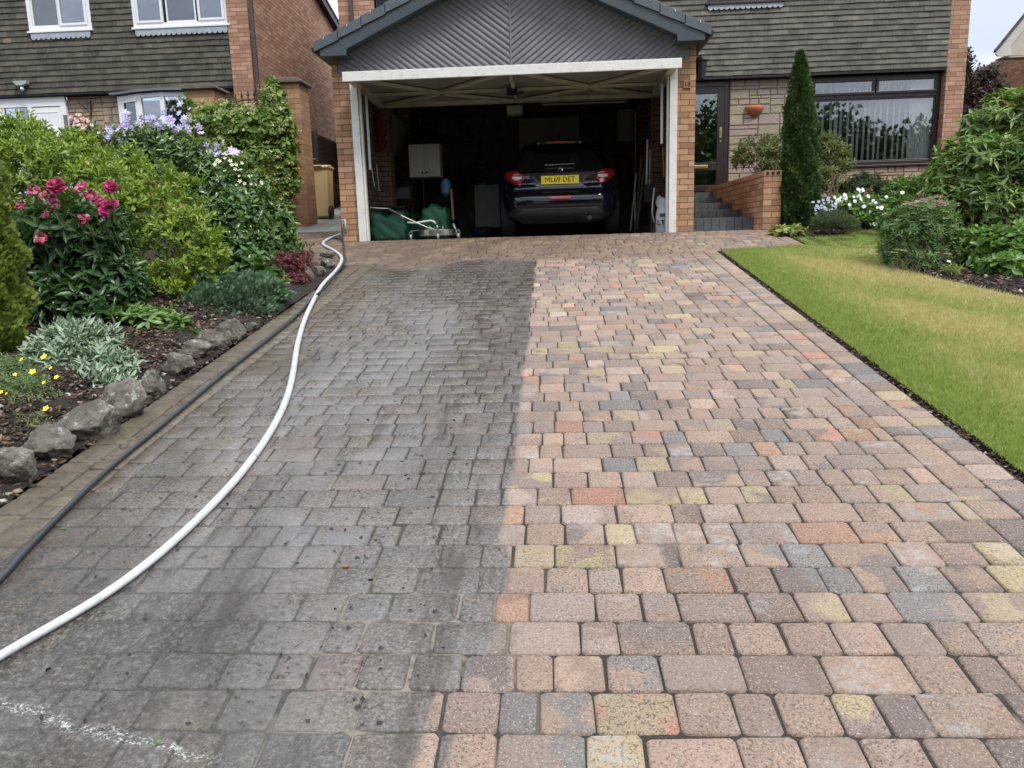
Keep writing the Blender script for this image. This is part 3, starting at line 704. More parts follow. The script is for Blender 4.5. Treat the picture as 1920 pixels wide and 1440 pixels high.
# ------------------------------------------------------------------ wall builders
def hung_tiles(name, x0, x1, z0, z1, y, mat, parent, holes=(), gauge=.104, w=.165, trend=None):
    m = MB(); r = 0; z = z0
    while z < z1:
        x = x0-(w/2 if r % 2 else 0)
        wav = rng.normal()*.002
        while x < x1:
            a, b = max(x, x0), min(x+w-.002, x1); x += w
            if b-a < .02: continue
            segs = [(a, b)]
            for hx0, hx1, hz0, hz1 in holes:
                if z+gauge > hz0+.03 and z < hz1:
                    ns = []
                    for p, q in segs:
                        if q <= hx0 or p >= hx1: ns.append((p, q))
                        else:
                            if p < hx0: ns.append((p, hx0))
                            if q > hx1: ns.append((hx1, q))
                    segs = ns
            for p, q in segs:
                if q-p < .01: continue
                dz = rng.normal()*.002+wav; dy = abs(rng.normal())*.0022
                yb = y-.022-dy; yt = y-.002-dy*.3; th = .013
                u = rng.random(); m.cv = min(1, max(0, (u**1.1)*.88+(.15 if (trend and trend((p+q)/2, z)) else 0)+(.12 if u > .985 else 0)))
                zz0 = z+dz; zz1 = z+gauge*1.12
                m.add([(p, yb, zz0), (q, yb, zz0), (q, yt, zz1), (p, yt, zz1), (p, yb+th, zz0+.001), (q, yb+th, zz0+.001), (q, y+.01, zz1), (p, y+.01, zz1)],
                      [(0, 1, 2, 3), (4, 5, 1, 0), (0, 3, 7, 4), (5, 6, 2, 1)])
        z += gauge; r += 1
    return m.build(name, mat, parent, recalc=False)
def ashlar(name, x0, x1, z0, z1, y, mats, parent, seed=1, hmax=.22, wmax=.5):
    r_ = random.Random(seed); m = MB(); m.box(x0, x1, y, y+.08, z0, z1, 1)
    def place(a, b, c, d):
        g = .005; m.cv = r_.random(); e = .010+r_.random()*.012; s = .010
        m.add([(a+g, y, c+g), (b-g, y, c+g), (b-g, y, d-g), (a+g, y, d-g), (a+g+s, y-e, c+g+s*.7), (b-g-s, y-e, c+g+s*.7), (b-g-s, y-e, d-g-s*.7), (a+g+s, y-e, d-g-s*.7)],
              [(4, 5, 6, 7), (0, 1, 5, 4), (1, 2, 6, 5), (2, 3, 7, 6), (3, 0, 4, 7)])
    def split(a, b, c, d):
        w, h = b-a, d-c
        if h > hmax or (h > .14 and r_.random() < .35):
            k = c+h*r_.choice([.33, .5, .62]); split(a, b, c, k); split(a, b, k, d)
        elif w > wmax or (w > .26 and w > h*2.6 and r_.random() < .8):
            k = a+w*r_.uniform(.35, .65); split(a, k, c, d); split(k, b, c, d)
        else: place(a, b, c, d)
    x = x0
    z = z0
    while z < z1-.02:
        h = min(r_.choice([.30, .42, .36]), z1-z); 
        if z1-z-h < .1: h = z1-z
        x = x0
        while x < x1-.01:
            w = min(r_.choice([.5, .7, .9]), x1-x)
            if x1-x-w < .2: w = x1-x
            split(x, x+w, z, z+h); x += w
        z += h
    return m.build(name, mats, parent, recalc=False)
def scallop(name, x0, x1, z, y, parent, drop=.075, r=.045):
    nsc = max(2, round((x1-x0)/(2*r))); w = (x1-x0)/nsc; poly = [(x0, z), (x0, z-drop+r*.6)]
    for i in range(nsc):
        c = x0+w*(i+.5)
        for k in range(1, 8):
            a = math.pi-math.pi*k/8; poly.append((c+w/2*math.cos(a), z-drop+r*.6-math.sin(a)*r))
        poly.append((x0+w*(i+1), z-drop+r*.6))
    poly.append((x1, z))
    m = MB(); m.prism(poly, 'y', y-.045, y-.038); return m.build(name, M_lead, parent)
def window(name, parent, x0, x1, z0, z1, y, frame, fw, lights, mat_f, mat_g, sill=.05, back=None, d=.07):
    """lights: list of (x0,x1,z0,z1,opening) panes"""
    w = MB()
    w.box(x0, x1, y, y+d, z0, z0+fw); w.box(x0, x1, y, y+d, z1-fw, z1); w.box(x0, x0+fw, y, y+d, z0+fw, z1-fw); w.box(x1-fw, x1, y, y+d, z0+fw, z1-fw)
    o = w.build(name, mat_f, parent, bevel=.004)
    s = MB(); s.box(x0-.02, x1+.02, y-sill, y+.002, z0-.04, z0-.002); s.build('sill', mat_f, o, bevel=.005)
    for (a, b, c, e, op) in lights:
        yf = y-(.018 if op else -.012); fr = .045 if op else .028
        m = MB(); m.box(a, b, yf, yf+.05, c, c+fr); m.box(a, b, yf, yf+.05, e-fr, e); m.box(a, a+fr, yf, yf+.05, c+fr, e-fr); m.box(b-fr, b, yf, yf+.05, c+fr, e-fr)
        m.build('casement', mat_f, o, bevel=.004)
        g = MB(); g.box(a+fr-.003, b-fr+.003, yf+.022, yf+.028, c+fr-.003, e-fr+.003); g.build('pane', mat_g, o)
    return o

# ------------------------------------------------------------------ detached garage front
HW = 2.10; PW_ = .228; GX = HW+PW_
gar = thing('brick_garage', 'open double garage of orange brick with a grey chevron clad gable and dark tiled roof', 'garage', (0, 0, 0))
EZ = 2.36                                       # wall head
RK = .45                                       # roof pitch
m = MB(); m.box(-GX, -HW, 0, .34, -.14, 2.45); m.build('left_pier', M_pier, gar)
m = MB(); m.box(HW, GX, 0, .34, -.14, 2.45); m.build('right_pier', M_pier, gar)
for nm, a, b in (('left_wall', -GX, -GX+.11), ('right_wall', GX-.11, GX)):
    m = MB(); m.box(a, b, .342, 6.2, -.2, EZ+.1); m.build(nm, [M_pier], gar)
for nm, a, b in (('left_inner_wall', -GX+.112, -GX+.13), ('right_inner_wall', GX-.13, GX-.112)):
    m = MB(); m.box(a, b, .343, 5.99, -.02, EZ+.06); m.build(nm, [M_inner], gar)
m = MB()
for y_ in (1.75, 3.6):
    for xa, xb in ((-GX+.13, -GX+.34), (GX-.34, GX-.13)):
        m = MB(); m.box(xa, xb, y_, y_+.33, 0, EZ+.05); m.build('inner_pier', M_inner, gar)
m = MB(); m.box(-GX+.14, GX-.14, 6.0, 6.2, -.02, EZ+.06); m.build('back_wall', m_plain('rough dark block', (.26, .30, .31), .95, .3, 6, .6, 40), gar)
m = MB(); m.box(-GX+.115, GX-.115, .35, 6.0, EZ+.06, EZ+.10); m.build('ceiling', m_plain('plasterboard', (.28, .29, .29), .9, .15, 3), gar)
m = MB(); m.box(-GX+.10, GX-.10, .0, 6.0, -.10, -.004); m.build('floor_slab', M_gfloor, gar)
# timber frame round the opening
m = MB(); FWD = .098
m.box(-HW+.002, -HW+FWD, -.035, .06, -.02, 2.13); m.box(-HW+FWD+.003, -HW+FWD+.03, .0, .075, -.02, 2.13); m.build('door_jamb', M_white, gar, bevel=.004)
m = MB(); m.box(HW-FWD, HW-.002, -.035, .06, -.01, 2.13); m.box(HW-FWD-.03, HW-FWD-.003, .0, .075, -.01, 2.13); m.build('door_jamb', M_white, gar, bevel=.004)
m = MB(); m.box(-HW+.002, HW-.002, -.02, .10, 2.05, 2.13); m.build('door_head', M_white, gar)
# gable cladding: diagonal ribs meeting in a centre line
GB = 2.125
def gtop(x): return 2.30+RK*(2.12-abs(x))+.07
outl = {-1: [(-2.24, GB), (0, GB), (0, gtop(0)), (-2.24, gtop(2.24))], 1: [(2.24, GB), (0, GB), (0, gtop(0)), (2.24, gtop(2.24))]}
clad = MB(); clad.box(-2.238, 2.238, -.004, .05, GB+.003, 2.36)
clad.prism([(-2.2, 2.25), (2.2, 2.25), (0, gtop(0)-.01)], 'y', -.0035, .045)
cl = clad.build('gable_cladding', M_clad, gar)
for sd in (-1, 1):
    bm = bmesh.new(); ang = rad(36.5); dx = sd*math.cos(ang); dz = math.sin(ang)         # ribs climb outward
    px_, pz_ = -dz*sd, math.cos(ang); pitch = .0635
    prof = [(0, -.006), (.010, -.012), (.020, -.027), (.036, -.030), (.042, -.018), (.050, -.016), (.058, -.010), (.0635, -.006)]
    for i in range(-40, 60):
        o0 = i*pitch; a_ = []; b_ = []
        for t, yy_ in prof:
            cx, cz = px_*(o0+t), GB+pz_*(o0+t)
            a_.append(bm.verts.new((cx-dx*4, yy_, cz-dz*4))); b_.append(bm.verts.new((cx+dx*4, yy_, cz+dz*4)))
        for k in range(len(prof)-1): bm.faces.new((a_[k], a_[k+1], b_[k+1], b_[k]))
    tn = Vector((RK*sd, 0, 1)).normalized()
    for co, no in (((0, 0, GB), (0, 0, -1)), ((0, 0, 0), (-sd, 0, 0)), ((2.24*sd, 0, 0), (sd, 0, 0)), ((0, 0, gtop(0)), tuple(tn))):
        bmesh.ops.bisect_plane(bm, geom=bm.verts[:]+bm.edges[:]+bm.faces[:], plane_co=co, plane_no=no, clear_outer=True)
    me = D.meshes.new('ribs'); bm.to_mesh(me); bm.free(); me.materials.append(M_clad)
    for q in me.polygons: q.use_smooth = False
    o = D.objects.new('cladding_ribs', me); COL.objects.link(o); o.parent = cl
m = MB(); m.box(-.006, .006, -.034, -.006, GB+.004, 3.2); m.build('centre_trim', M_clad, cl)
# roof: tiled slabs, verge caps, bargeboards, box ends
YB = -.26
for sd, nm in ((-1, 'left'), (1, 'right')):
    m = MB()
    xo = 2.42; xi = 0
    zt = lambda x: 2.30+RK*(2.12-abs(x))+.238
    steps = 9; lx = (xo-xi)/steps
    for r in range(steps):                       # tile courses across the slope
        a = sd*(xo-lx*r); b = sd*(xo-lx*(r+1)-.03); za = zt(a)+.022; zb = zt(b)+.006
        for c_ in range(21):
            y0 = YB+.10+c_*.30
            m.add([(a, y0, za), (a, y0+.298, za), (b, y0+.298, zb), (b, y0, zb), (a, y0, za-.03), (a, y0+.298, za-.03)], [(0, 1, 2, 3), (4, 5, 1, 0)])
    m.build('roof_tiles', M_slate, gar)
    v = MB(); lv = .305
    for r in range(9):
        a = xo+.03-r*lv; b = a-lv-.012
        if b < 0: b = 0
        za = zt(a)+.066; zb = zt(b)+.050
        P = lambda x, z, y: (sd*x, y, z)
        v.add([P(a, za-.118, YB-.055), P(b, zb-.118, YB-.055), P(b, zb, YB-.055), P(a, za, YB-.055), P(a, za, YB+.12), P(b, zb, YB+.12), P(a, za-.118, YB-.03), P(b, zb-.118, YB-.03)],
              [(0, 1, 2, 3), (3, 2, 5, 4), (0, 6, 7, 1), (0, 3, 4, 6)])
    for r in range(9):
        for f_ in (.42,):
            a = xo+.03-r*lv-lv*f_; z_ = zt(a)+.056
            v.bar((sd*a, YB-.060, z_-.03), (sd*(a-.006), YB-.052, z_+.008), .014, .006, mi=1)
    v.build('verge_cap', [M_slate, M_lead], gar, bevel=.006)
    bb = MB(); zb_ = lambda x: 2.30+RK*(2.12-x)+.03
    pol = [(sd*2.38, 2.285), (sd*2.05, 2.285), (sd*2.045, 2.285+.075), (0, zb_(0)), (0, zb_(0)+.152), (sd*2.385, zb_(2.385)+.150)]
    bb.prism(pol, 'y', YB-.03, YB); bb.build('bargeboard', M_fascia, gar, bevel=.003)
    bx = MB(); bx.box(*sorted((sd*2.05, sd*2.38)), YB+.003, .0-.036, 2.287, 2.30); bx.box(*sorted((sd*2.345, sd*2.38)), -.034, 6.2, 2.288, 2.36)
    bx.add([(sd*2.10, YB+.002, 2.36), (0, YB+.002, zb_(0)+.01), (0, -.001, zb_(0)+.01), (sd*2.10, -.001, 2.36), (sd*2.10, YB+.002, 2.375), (0, YB+.002, zb_(0)+.025), (0, -.001, zb_(0)+.025), (sd*2.10, -.001, 2.375)],
           [(0,1,2,3),(4,7,6,5),(0,4,5,1),(3,2,6,7),(0,3,7,4)])
    bx.build('soffit', M_fascia, gar)
    gt = MB(); x_ = sd*2.44; prof = [(x_-.052, 2.40), (x_-.048, 2.345), (x_, 2.325), (x_+.048, 2.345), (x_+.052, 2.40)]
    gt.prism(prof, 'y', YB-.02, 6.2); gt.build('gutter', M_black, gar, bevel=.006)
m = MB(); m.box(-GX+.15, GX-.15, 5.96, 6.0, 2.4, 2.44)
m.prism([(-2.3, 2.42), (2.3, 2.42), (0, 3.3)], 'y', 6.05, 6.2); m.build('rear_gable', M_pier, gar)
# number tile, outdoor lamp
nb = thing('number_tile', 'small square terracotta house number tile reading 18 on the right garage pier', 'house number', (2.22, -.001, 1.83))
m = MB(); m.box(2.172, 2.268, -.022, -.001, 1.782, 1.878); tl_ = m.build('tile', m_plain('carved red tile', (.36, .19, .12), .8, .15, 30, .3), nb, bevel=.006)
text_mesh('numerals', '18', .085, m_plain('dark numerals', (.09, .02, .015), .8), nb, (2.22, -.0245, 1.83), ext=.002)
ll = thing('wall_lamp', 'black metal wall lamp on the far side of the right garage pier', 'wall lamp', (2.33, .15, 2.05))
m = MB(); m.lathe([(.02, -.16), (.055, -.14), (.075, .06), (.10, .075), (.03, .12)], (2.42, .15, 2.06), 8); m.build('lantern', M_black, ll)
m = MB(); m.bar((2.33, .15, 2.16), (2.42, .15, 2.19), .02, .02); m.box(2.329, 2.345, .11, .19, 2.05, 2.2); m.build('bracket', M_black, ll)

# up-and-over door lying open -------------------------------------------------
dr = thing('garage_door', 'white up-and-over garage door lying open, braced frame seen from below', 'garage door', (0, -.55, 1.98))
y0, y1 = -.555, 1.45; z0, z1 = 1.93, 1.885
def zd(y): return z0+(z1-z0)*(y-y0)/(y1-y0)
XD = 2.04
lipL = [(-2.055, y0), (2.07, y0)]
m = MB(); m.box(-XD-.005, XD+.02, y0-.03, y0, 1.915, 2.03); m.build('bottom_rail', M_white, dr, bevel=.006)
m = MB(); m.add([(-XD, y0+.002, zd(y0)+.085), (XD, y0+.002, zd(y0)+.085), (XD, y1, zd(y1)+.085), (-XD, y1, zd(y1)+.085), (-XD, y0+.002, zd(y0)+.10), (XD, y0+.002, zd(y0)+.10), (XD, y1, zd(y1)+.10), (-XD, y1, zd(y1)+.10)],
    [(0,3,2,1), (4,5,6,7), (0,1,5,4), (1,2,6,5), (2,3,7,6), (3,0,4,7)]); m.build('door_skin', M_doorskin, dr)
m = MB(); e = .004
def rail(a, b, w=.10, h=.05, mb=None):
    (mb or m).bar((a[0], a[1], zd(a[1])+.06), (b[0], b[1], zd(b[1])+.06), w, h)
rail((-XD+.05, y0+.05), (-XD+.05, y1-.05)); rail((XD-.05, y0+.05), (XD-.05, y1-.05)); rail((-XD+.11, y1-.06), (XD-.11, y1-.06), .12)
rail((-XD+.11, y0+.07), (XD-.11, y0+.07), .08); m.build('perimeter_frame', M_doorunder, dr)
m = MB()
rail((-XD+.11, .62), (XD-.11, .62), .07, .03)
for cx in (-1.02, 1.02):
    for sx in (-1, 1):
        m.bar((cx+sx*.04, .56, zd(.5)+.052), (cx+sx*.95, y0+.14, zd(y0)+.052), .085, .03)
        m.bar((cx+sx*.04, .68, zd(.7)+.050), (cx+sx*.95, y1-.14, zd(y1)+.050), .085, .03)
m.build('diagonal_brace', M_doorunder, dr)
m = MB(); rail((0, y0+.1), (0, y1-.1), .04, .07)
for x_ in (-1.3, -.65, .55, 1.25):
    for yy_ in (y0+.2, y1-.35): m.bar((x_, yy_, zd(yy_)+.07), (x_+.05, yy_+.2, zd(yy_)+.07), .03, .02)
m.build('stiffener', M_doorunder, dr)
m = MB(); m.box(-.09, .05, .38, .50, 1.87, 1.95); m.bar((.0, .45, 1.88), (.13, .48, 1.90), .03, .03); m.build('lock', M_black, dr)
for sd, lab in ((-1, 'pale blue vertical spring arm inside the left garage jamb'), (1, 'pale blue vertical spring arm inside the right garage jamb')):
    m = MB(); x_ = sd*(HW-FWD-.085); m.bar((x_, .09, 1.88 if sd < 0 else 1.86), (x_+.003*sd, .09, .93 if sd < 0 else 1.13), .03, .02, (0, 1, 0)); o = m.build('spring_arm', M_strip, None); tag(o, lab, 'door spring')

# ------------------------------------------------------------------ own house
hs = thing('detached_house', 'two storey brick house behind the garage with grey hung tiles, stone cladding and brown windows', 'house', (3, 3.9, 0))
m = MB(); m.box(7.235, 7.55, 3.84, 4.3, 0, 5.7); m.box(7.30, 7.55, 4.3, 10.5, 0, 5.7); m.build('corner_pier', M_pink, hs)
m = MB(); m.box(-3.2, -2.56, 3.90, 4.3, 0, 5.7); m.box(-3.2, -3.0, 4.3, 10.5, 0, 5.7); m.build('side_pier', M_pink, hs)
hx = [(3.18, 4.46, 3.80, 5.2), (5.2, 6.0, 3.93, 5.2)]
hung_tiles('tile_hanging', 2.0, 7.233, 2.63, 5.5, 3.84, M_tile, hs, hx, .090, .165)
m = MB(); m.box(-2.5, 7.233, 3.87, 3.95, 2.64, 5.6); m.build('upper_wall', M_dark, hs)
m = MB(); m.box(2.0, 7.232, 3.835, 4.05, 2.585, 2.625); m.build('soffit_board', M_brown, hs)
ashlar('stone_cladding', 3.63, 4.98, .2, 2.58, 3.99, [M_stone, M_joint], hs, 5)
ashlar('stone_plinth', 4.985, 7.23, .2, 1.035, 3.99, [M_stone2, M_joint], hs, 9, .15, .6)
# picture window
w0, w1, zb, zt_ = 4.99, 7.22, 1.07, 2.575; mid = 6.12
window('picture_window', hs, w0, w1, zb, zt_, 3.985, None, .06, [(w0+.06, mid-.01, 2.26, zt_-.055, True), (mid+.01, w1-.06, 2.26, zt_-.055, True), (w0+.055, w1-.055, zb+.055, 2.20, False)], M_brown, M_glass)
m = MB(); m.box(w0+.06, w1-.06, 3.99, 4.05, 2.20, 2.26); m.build('transom', M_brown, hs, bevel=.004)
room = MB(); room.box(w0-.3, w1+.1, 4.2, 7.0, .3, 2.6); o = room.build('living_room', M_room, hs)
bm = bmesh.new(); bm.from_mesh(o.data)
for f in [f for f in bm.faces if f.calc_center_median().y+3.9 < 4.3]: bm.faces.remove(f)
bmesh.ops.reverse_faces(bm, faces=bm.faces[:]); bm.to_mesh(o.data); bm.free()
m = MB(); xx = w0+.20
bl = [1543, 1557, 1568, 1578, 1590, 1600, 1611, 1622, 1630, 1641, 1652, 1664, 1675, 1687, 1699, 1710]
for i, px in enumerate(bl):
    x_ = at(px, 210, 4.17)[0]; a = rad(42 if i not in (2,) else 25)
    for zc0, zc1 in ((1.17, 2.52),):
        dx_, dy_ = .040*math.cos(a), .040*math.sin(a)
        sw = .018*math.sin(i*1.7)
        m.add([(x_-dx_+sw, 4.17-dy_, zc0), (x_+dx_+sw, 4.17+dy_, zc0), (x_+dx_, 4.17+dy_, zc1), (x_-dx_, 4.17-dy_, zc1)], [(0, 1, 2, 3)])
m.build('vertical_blinds', M_blind, hs, recalc=False)
m = MB(); pts = []
for i in range(60):
    x_ = 6.78+i*.0075; pts.append((x_, 4.13+.018*math.sin(i*1.25)+.006*math.sin(i*.6)))
m.add([(x_, y_, 1.13) for x_, y_ in pts]+[(x_, y_, 2.54) for x_, y_ in pts], [(i, i+1, 61+i, 60+i) for i in range(59)])
m.build('net_curtain', M_net, hs, recalc=False, smooth=True)
# front door
d0, d1, dz0, dz1 = 2.45, 3.61, .66, 2.555
m = MB(); m.box(d1-.07, d1, 3.96, 4.05, dz0, dz1); m.box(d0, d0+.07, 3.96, 4.05, dz0, dz1); m.box(d0+.07, d1-.07, 3.96, 4.05, dz1-.07, dz1); m.build('door_frame', M_brown, hs, bevel=.004)
dd = MB(); a, b = d0+.075, d1-.075
for q in ((a, a+.12, dz0+.03, dz1-.075), (b-.12, b, dz0+.03, dz1-.075)): dd.box(q[0], q[1], 3.945, 3.99, q[2], q[3])
for q in ((dz1-.19, dz1-.075), (1.07, 1.20), (dz0+.03, dz0+.15)): dd.box(a+.12, b-.12, 3.947, 3.988, *q)
do = dd.build('front_door', M_brown, hs, bevel=.005)
m = MB(); m.box(a+.12, b-.12, 3.965, 3.972, 1.2, dz1-.19); m.box(a+.12, b-.12, 3.965, 3.972, dz0+.15, 1.07); m.build('pane', M_glassd, do)
m = MB(); m.box(2.93, 3.26, 3.928, 3.944, 1.105, 1.16); m.build('letterbox', M_brass, do, bevel=.006)
m = MB(); m.box(3.455, 3.495, 3.935, 3.944, 1.62, 1.80); m.bar((3.47, 3.925, 1.74), (3.47, 3.93, 1.66), .012, .012); m.lathe([(.018, 0), (.018, .012)], (3.475, 3.93, 1.56), 10, axis='y'); m.build('handle', M_brass, do)
m = MB(); m.box(d0, d1, 3.93, 4.04, dz0-.04, dz0); m.box(d0+.1, d1-.1, 3.935, 3.943, dz0+.055, dz0+.075); m.build('threshold', M_black, hs)
inn = MB(); inn.box(2.52, 3.56, 5.4, 5.45, .6, 2.5, 0); inn.box(2.7, 2.78, 5.34, 5.39, .7, 2.4, 1); inn.box(3.05, 3.13, 5.34, 5.39, .7, 2.4, 1); inn.box(2.78, 3.05, 5.34, 5.39, 1.33, 1.40, 1); inn.box(2.6, 3.5, 4.2, 5.4, .58, .6, 0); inn.box(3.56, 3.6, 4.1, 5.4, .6, 2.5, 0); inn.box(2.47, 2.52, 4.1, 5.4, .6, 2.5, 0)
inn.build('hallway', [M_room, m_plain('inner door wood', (.20, .12, .05), .6)], hs)
# upper windows
window('upper_window', hs, 3.18, 4.46, 3.81, 5.1, 3.85, None, .06, [(3.24, 4.40, 3.87, 5.04, False)], M_brown, M_glass, sill=.08)
scallop('lead_flashing', 3.19, 4.45, 3.785, 3.84, hs, .08)
window('upper_window', hs, 5.2, 6.0, 3.94, 5.1, 3.85, None, .06, [(5.26, 5.94, 4.0, 5.04, False)], M_brown, M_glass, sill=.08)
scallop('lead_flashing', 5.21, 5.99, 3.905, 3.84, hs, .08)
window('upper_window', hs, -2.52, -1.5, 3.6, 5.1, 3.88, None, .06, [(-2.46, -1.56, 3.66, 5.04, False)], M_brown, M_glass)
m = MB(); m.box(-2.4, -1.6, 4.0, 4.02, 3.6, 5.1); m.build('window_backing', M_grblind, hs)
m = MB(); m.box(3.2, 4.4, 4.0, 4.02, 3.8, 5.1); m.build('window_backing', M_room, hs)  # dark sheet behind the pane, the unlit room's shade as its colour
m = MB(); m.box(5.25, 5.95, 4.0, 4.02, 3.9, 5.1); m.build('window_backing', M_room, hs)  # same dark backing, room shade painted as a flat sheet
m = MB(); xp = at(659, 20, 3.86)[0]; m.tube([(xp, 3.86, 3.4), (xp, 3.86, 5.5)], .034, 10); m.box(xp-.045, xp+.045, 3.82, 3.9, 3.66, 3.70); m.build('drainpipe', M_pipe, hs)
m = MB(); m.box(-3.2, 7.55, 10.3, 10.5, 0, 5.7); m.build('rear_wall', M_pink, hs)
m = MB(); m.prism([(3.4, 5.55), (10.9, 5.55), (10.9, 5.65), (7.2, 7.75), (7.1, 7.75), (3.4, 5.65)], 'x', -3.5, 7.85); m.build('roof', M_slate, hs)
m = MB(); m.prism([(4.3, 5.5), (10.3, 5.5), (7.15, 7.4)], 'x', 7.35, 7.5); m.build('gable', M_pink, hs)
m = MB(); m.prism([(4.3, 5.5), (10.3, 5.5), (7.15, 7.4)], 'x', -3.2, -3.1); m.build('gable', M_pink, hs)

# steps and flank wall
st = thing('front_steps', 'four charcoal block steps rising to the brown front door', 'steps', (2.8, .5, 0))
tops = [.175, .30, .42, .53, .655]; fr = [.46, 1.14, 1.80, 2.48, 3.25]
for i, (z_, y_) in enumerate(zip(tops[:4], fr[:4])):
    m = MB(); ylast = fr[i+1] if i < 3 else 3.95; zl = tops[i-1] if i else -.05
    x_ = 2.335
    while x_ < 3.21:
        xe = min(x_+.105, 3.215); m.box(x_+.0015, xe-.0015, y_, y_+.11, zl, z_); m.box(x_+.0015, xe-.0015, y_+.113, ylast+.02, zl, z_-.004); x_ += .105
    m.build('step', M_block, st, bevel=.005)
m = MB(); m.box(2.335, 3.215, 3.2, 3.93, .0, .652); m.build('landing', M_block, st)
fwl = thing('flank_wall', 'low orange brick wall beside the steps with three round holes in its end capping', 'garden wall', (3.33, 0, 0))
m = MB(); m.box(3.218, 3.445, .0, 3.94, -.2, .665); m.build('wall', m_brick('flank wall brick', ORANGE, (.115, .085, .06), u0=-3.218+.0), fwl)
m = MB()
for i in range(50):
    y_ = .0+i*.0785
    m.box(3.214, 3.449, y_, y_+.072, .668, .742)
m.build('capping', M_pier, fwl, bevel=.004)
m = MB()
for x_ in (3.262, 3.331, 3.400): m.lathe([(.021, -.004), (.021, -.001)], (x_, 0, .708), 14, axis='y')
m.build('dark_hole_discs', M_dark, fwl)  # flat dark discs on the face, painting the shade inside the holes
# terracotta wall pot
wp = thing('wall_pot', 'terracotta half bowl planter hung on the stone wall beside the front door', 'wall planter', (4.25, 3.97, 2.0))
m = MB(); c0 = at(1414, 207, 3.97); R_ = .155
vs = []; prof = [(.115, .075), (.155, .06), (.16, .035), (.14, -.01), (.10, -.06), (.045, -.10), (.015, -.115)]
for r, z_ in prof:
    for j in range(13):
        a = math.pi+math.pi*j/12; vs.append((c0[0]+r*math.cos(a)*1.05, 3.972+r*math.sin(a)*.85, c0[2]+z_))
m.add(vs, [(i*13+j, i*13+j+1, (i+1)*13+j+1, (i+1)*13+j) for i in range(len(prof)-1) for j in range(12)])
m.build('bowl', M_terra, wp, smooth=True)
m = MB(); m.box(c0[0]-.1, c0[0]+.1, 3.955, 3.973, c0[2]+.07, c0[2]+.095); m.build('lip', M_terra, wp)

# ------------------------------------------------------------------ neighbour's house, left
nh = thing('neighbouring_house', 'neighbours brick house on the left with dark hung tiles and white windows', 'house', (-8, 5, .7))
NX = -5.22
m = MB(); m.box(NX-.40, NX, 4.96, 5.4, .3, 5.75); m.build('corner_pier', M_pink, nh)
m = MB(); m.box(NX-.25, NX, 5.4, 11.4, .3, 5.6); m.prism([(5.0, 5.6), (11.4, 5.6), (8.2, 6.9)], 'x', NX-.25, NX-.001); m.build('side_wall', M_nside, nh)
vg = MB()
p1 = at(598, 0, 8); 
for (ya, za, yb, zb2) in ((8.2, 6.30, 11.75, 5.50), (4.6, 5.50, 8.2, 6.30)):
    vg.bar((NX+.06, ya, za), (NX+.06, yb, zb2), .14, .17)
    vg.bar((NX-2.0, ya, za+.115), (NX-2.0, yb, zb2+.115), 4.3, .05)
vg.build('roof_verge', M_black, nh)
trend = lambda x, z: (z > 3.95 and (-7.5 < x < -5.7 or -9.6 < x < -8.3) and rng.random() < .8) or rng.random() < .05
hol = [(-9.56, -8.30, 4.16, 5.6), (-7.48, -5.60, 4.14, 5.6)]
hung_tiles('tile_hanging', -12.5, NX-.41, 3.03, 5.6, 5.0, M_tile2, nh, hol, .1065, .165, trend)
m = MB(); m.box(-12.5, NX-.41, 5.03, 5.1, 3.03, 5.6); m.build('upper_wall', M_dark, nh)
m = MB(); m.box(-12.5, NX-.41, 4.985, 5.2, 2.985, 3.025); m.build('soffit_board', M_dark, nh)
ashlar('stone_cladding', -9.08, -7.98, .8, 2.98, 5.15, [M_stone2, M_joint], nh, 3, .2, .42)
window('upper_window', nh, -9.56, -8.30, 4.17, 5.5, 4.99, None, .075, [(-9.48, -8.94, 4.245, 5.42, False), (-8.93, -8.38, 4.245, 5.42, True)], M_upvc, M_glassn)
window('upper_window', nh, -7.48, -5.60, 4.15, 5.5, 4.99, None, .075, [(-7.40, -6.88, 4.225, 5.42, True), (-6.82, -6.24, 4.225, 5.42, False), (-6.19, -5.68, 4.225, 5.42, True)], M_upvc, M_glassn)
m = MB(); m.box(-7.4, -5.68, 5.12, 5.14, 4.2, 5.5)
for q in range(12): m.box(-7.4, -5.68, 5.108, 5.118, 4.25+q*.11, 4.30+q*.11)
m.build('striped_blind', M_grblind, nh)
m = MB(); m.box(-9.5, -8.35, 5.5, 5.52, 4.2, 5.5, 0); m.box(-9.4, -8.4, 5.40, 5.42, 4.62, 4.66, 1); m.build('room_back', [m_plain('blue grey room', (.19, .22, .27), .9), M_upvc], nh)
scallop('lead_flashing', -9.52, -8.33, 4.125, 5.0, nh, .10, .05)
scallop('lead_flashing', -7.44, -5.63, 4.105, 5.0, nh, .10, .05)
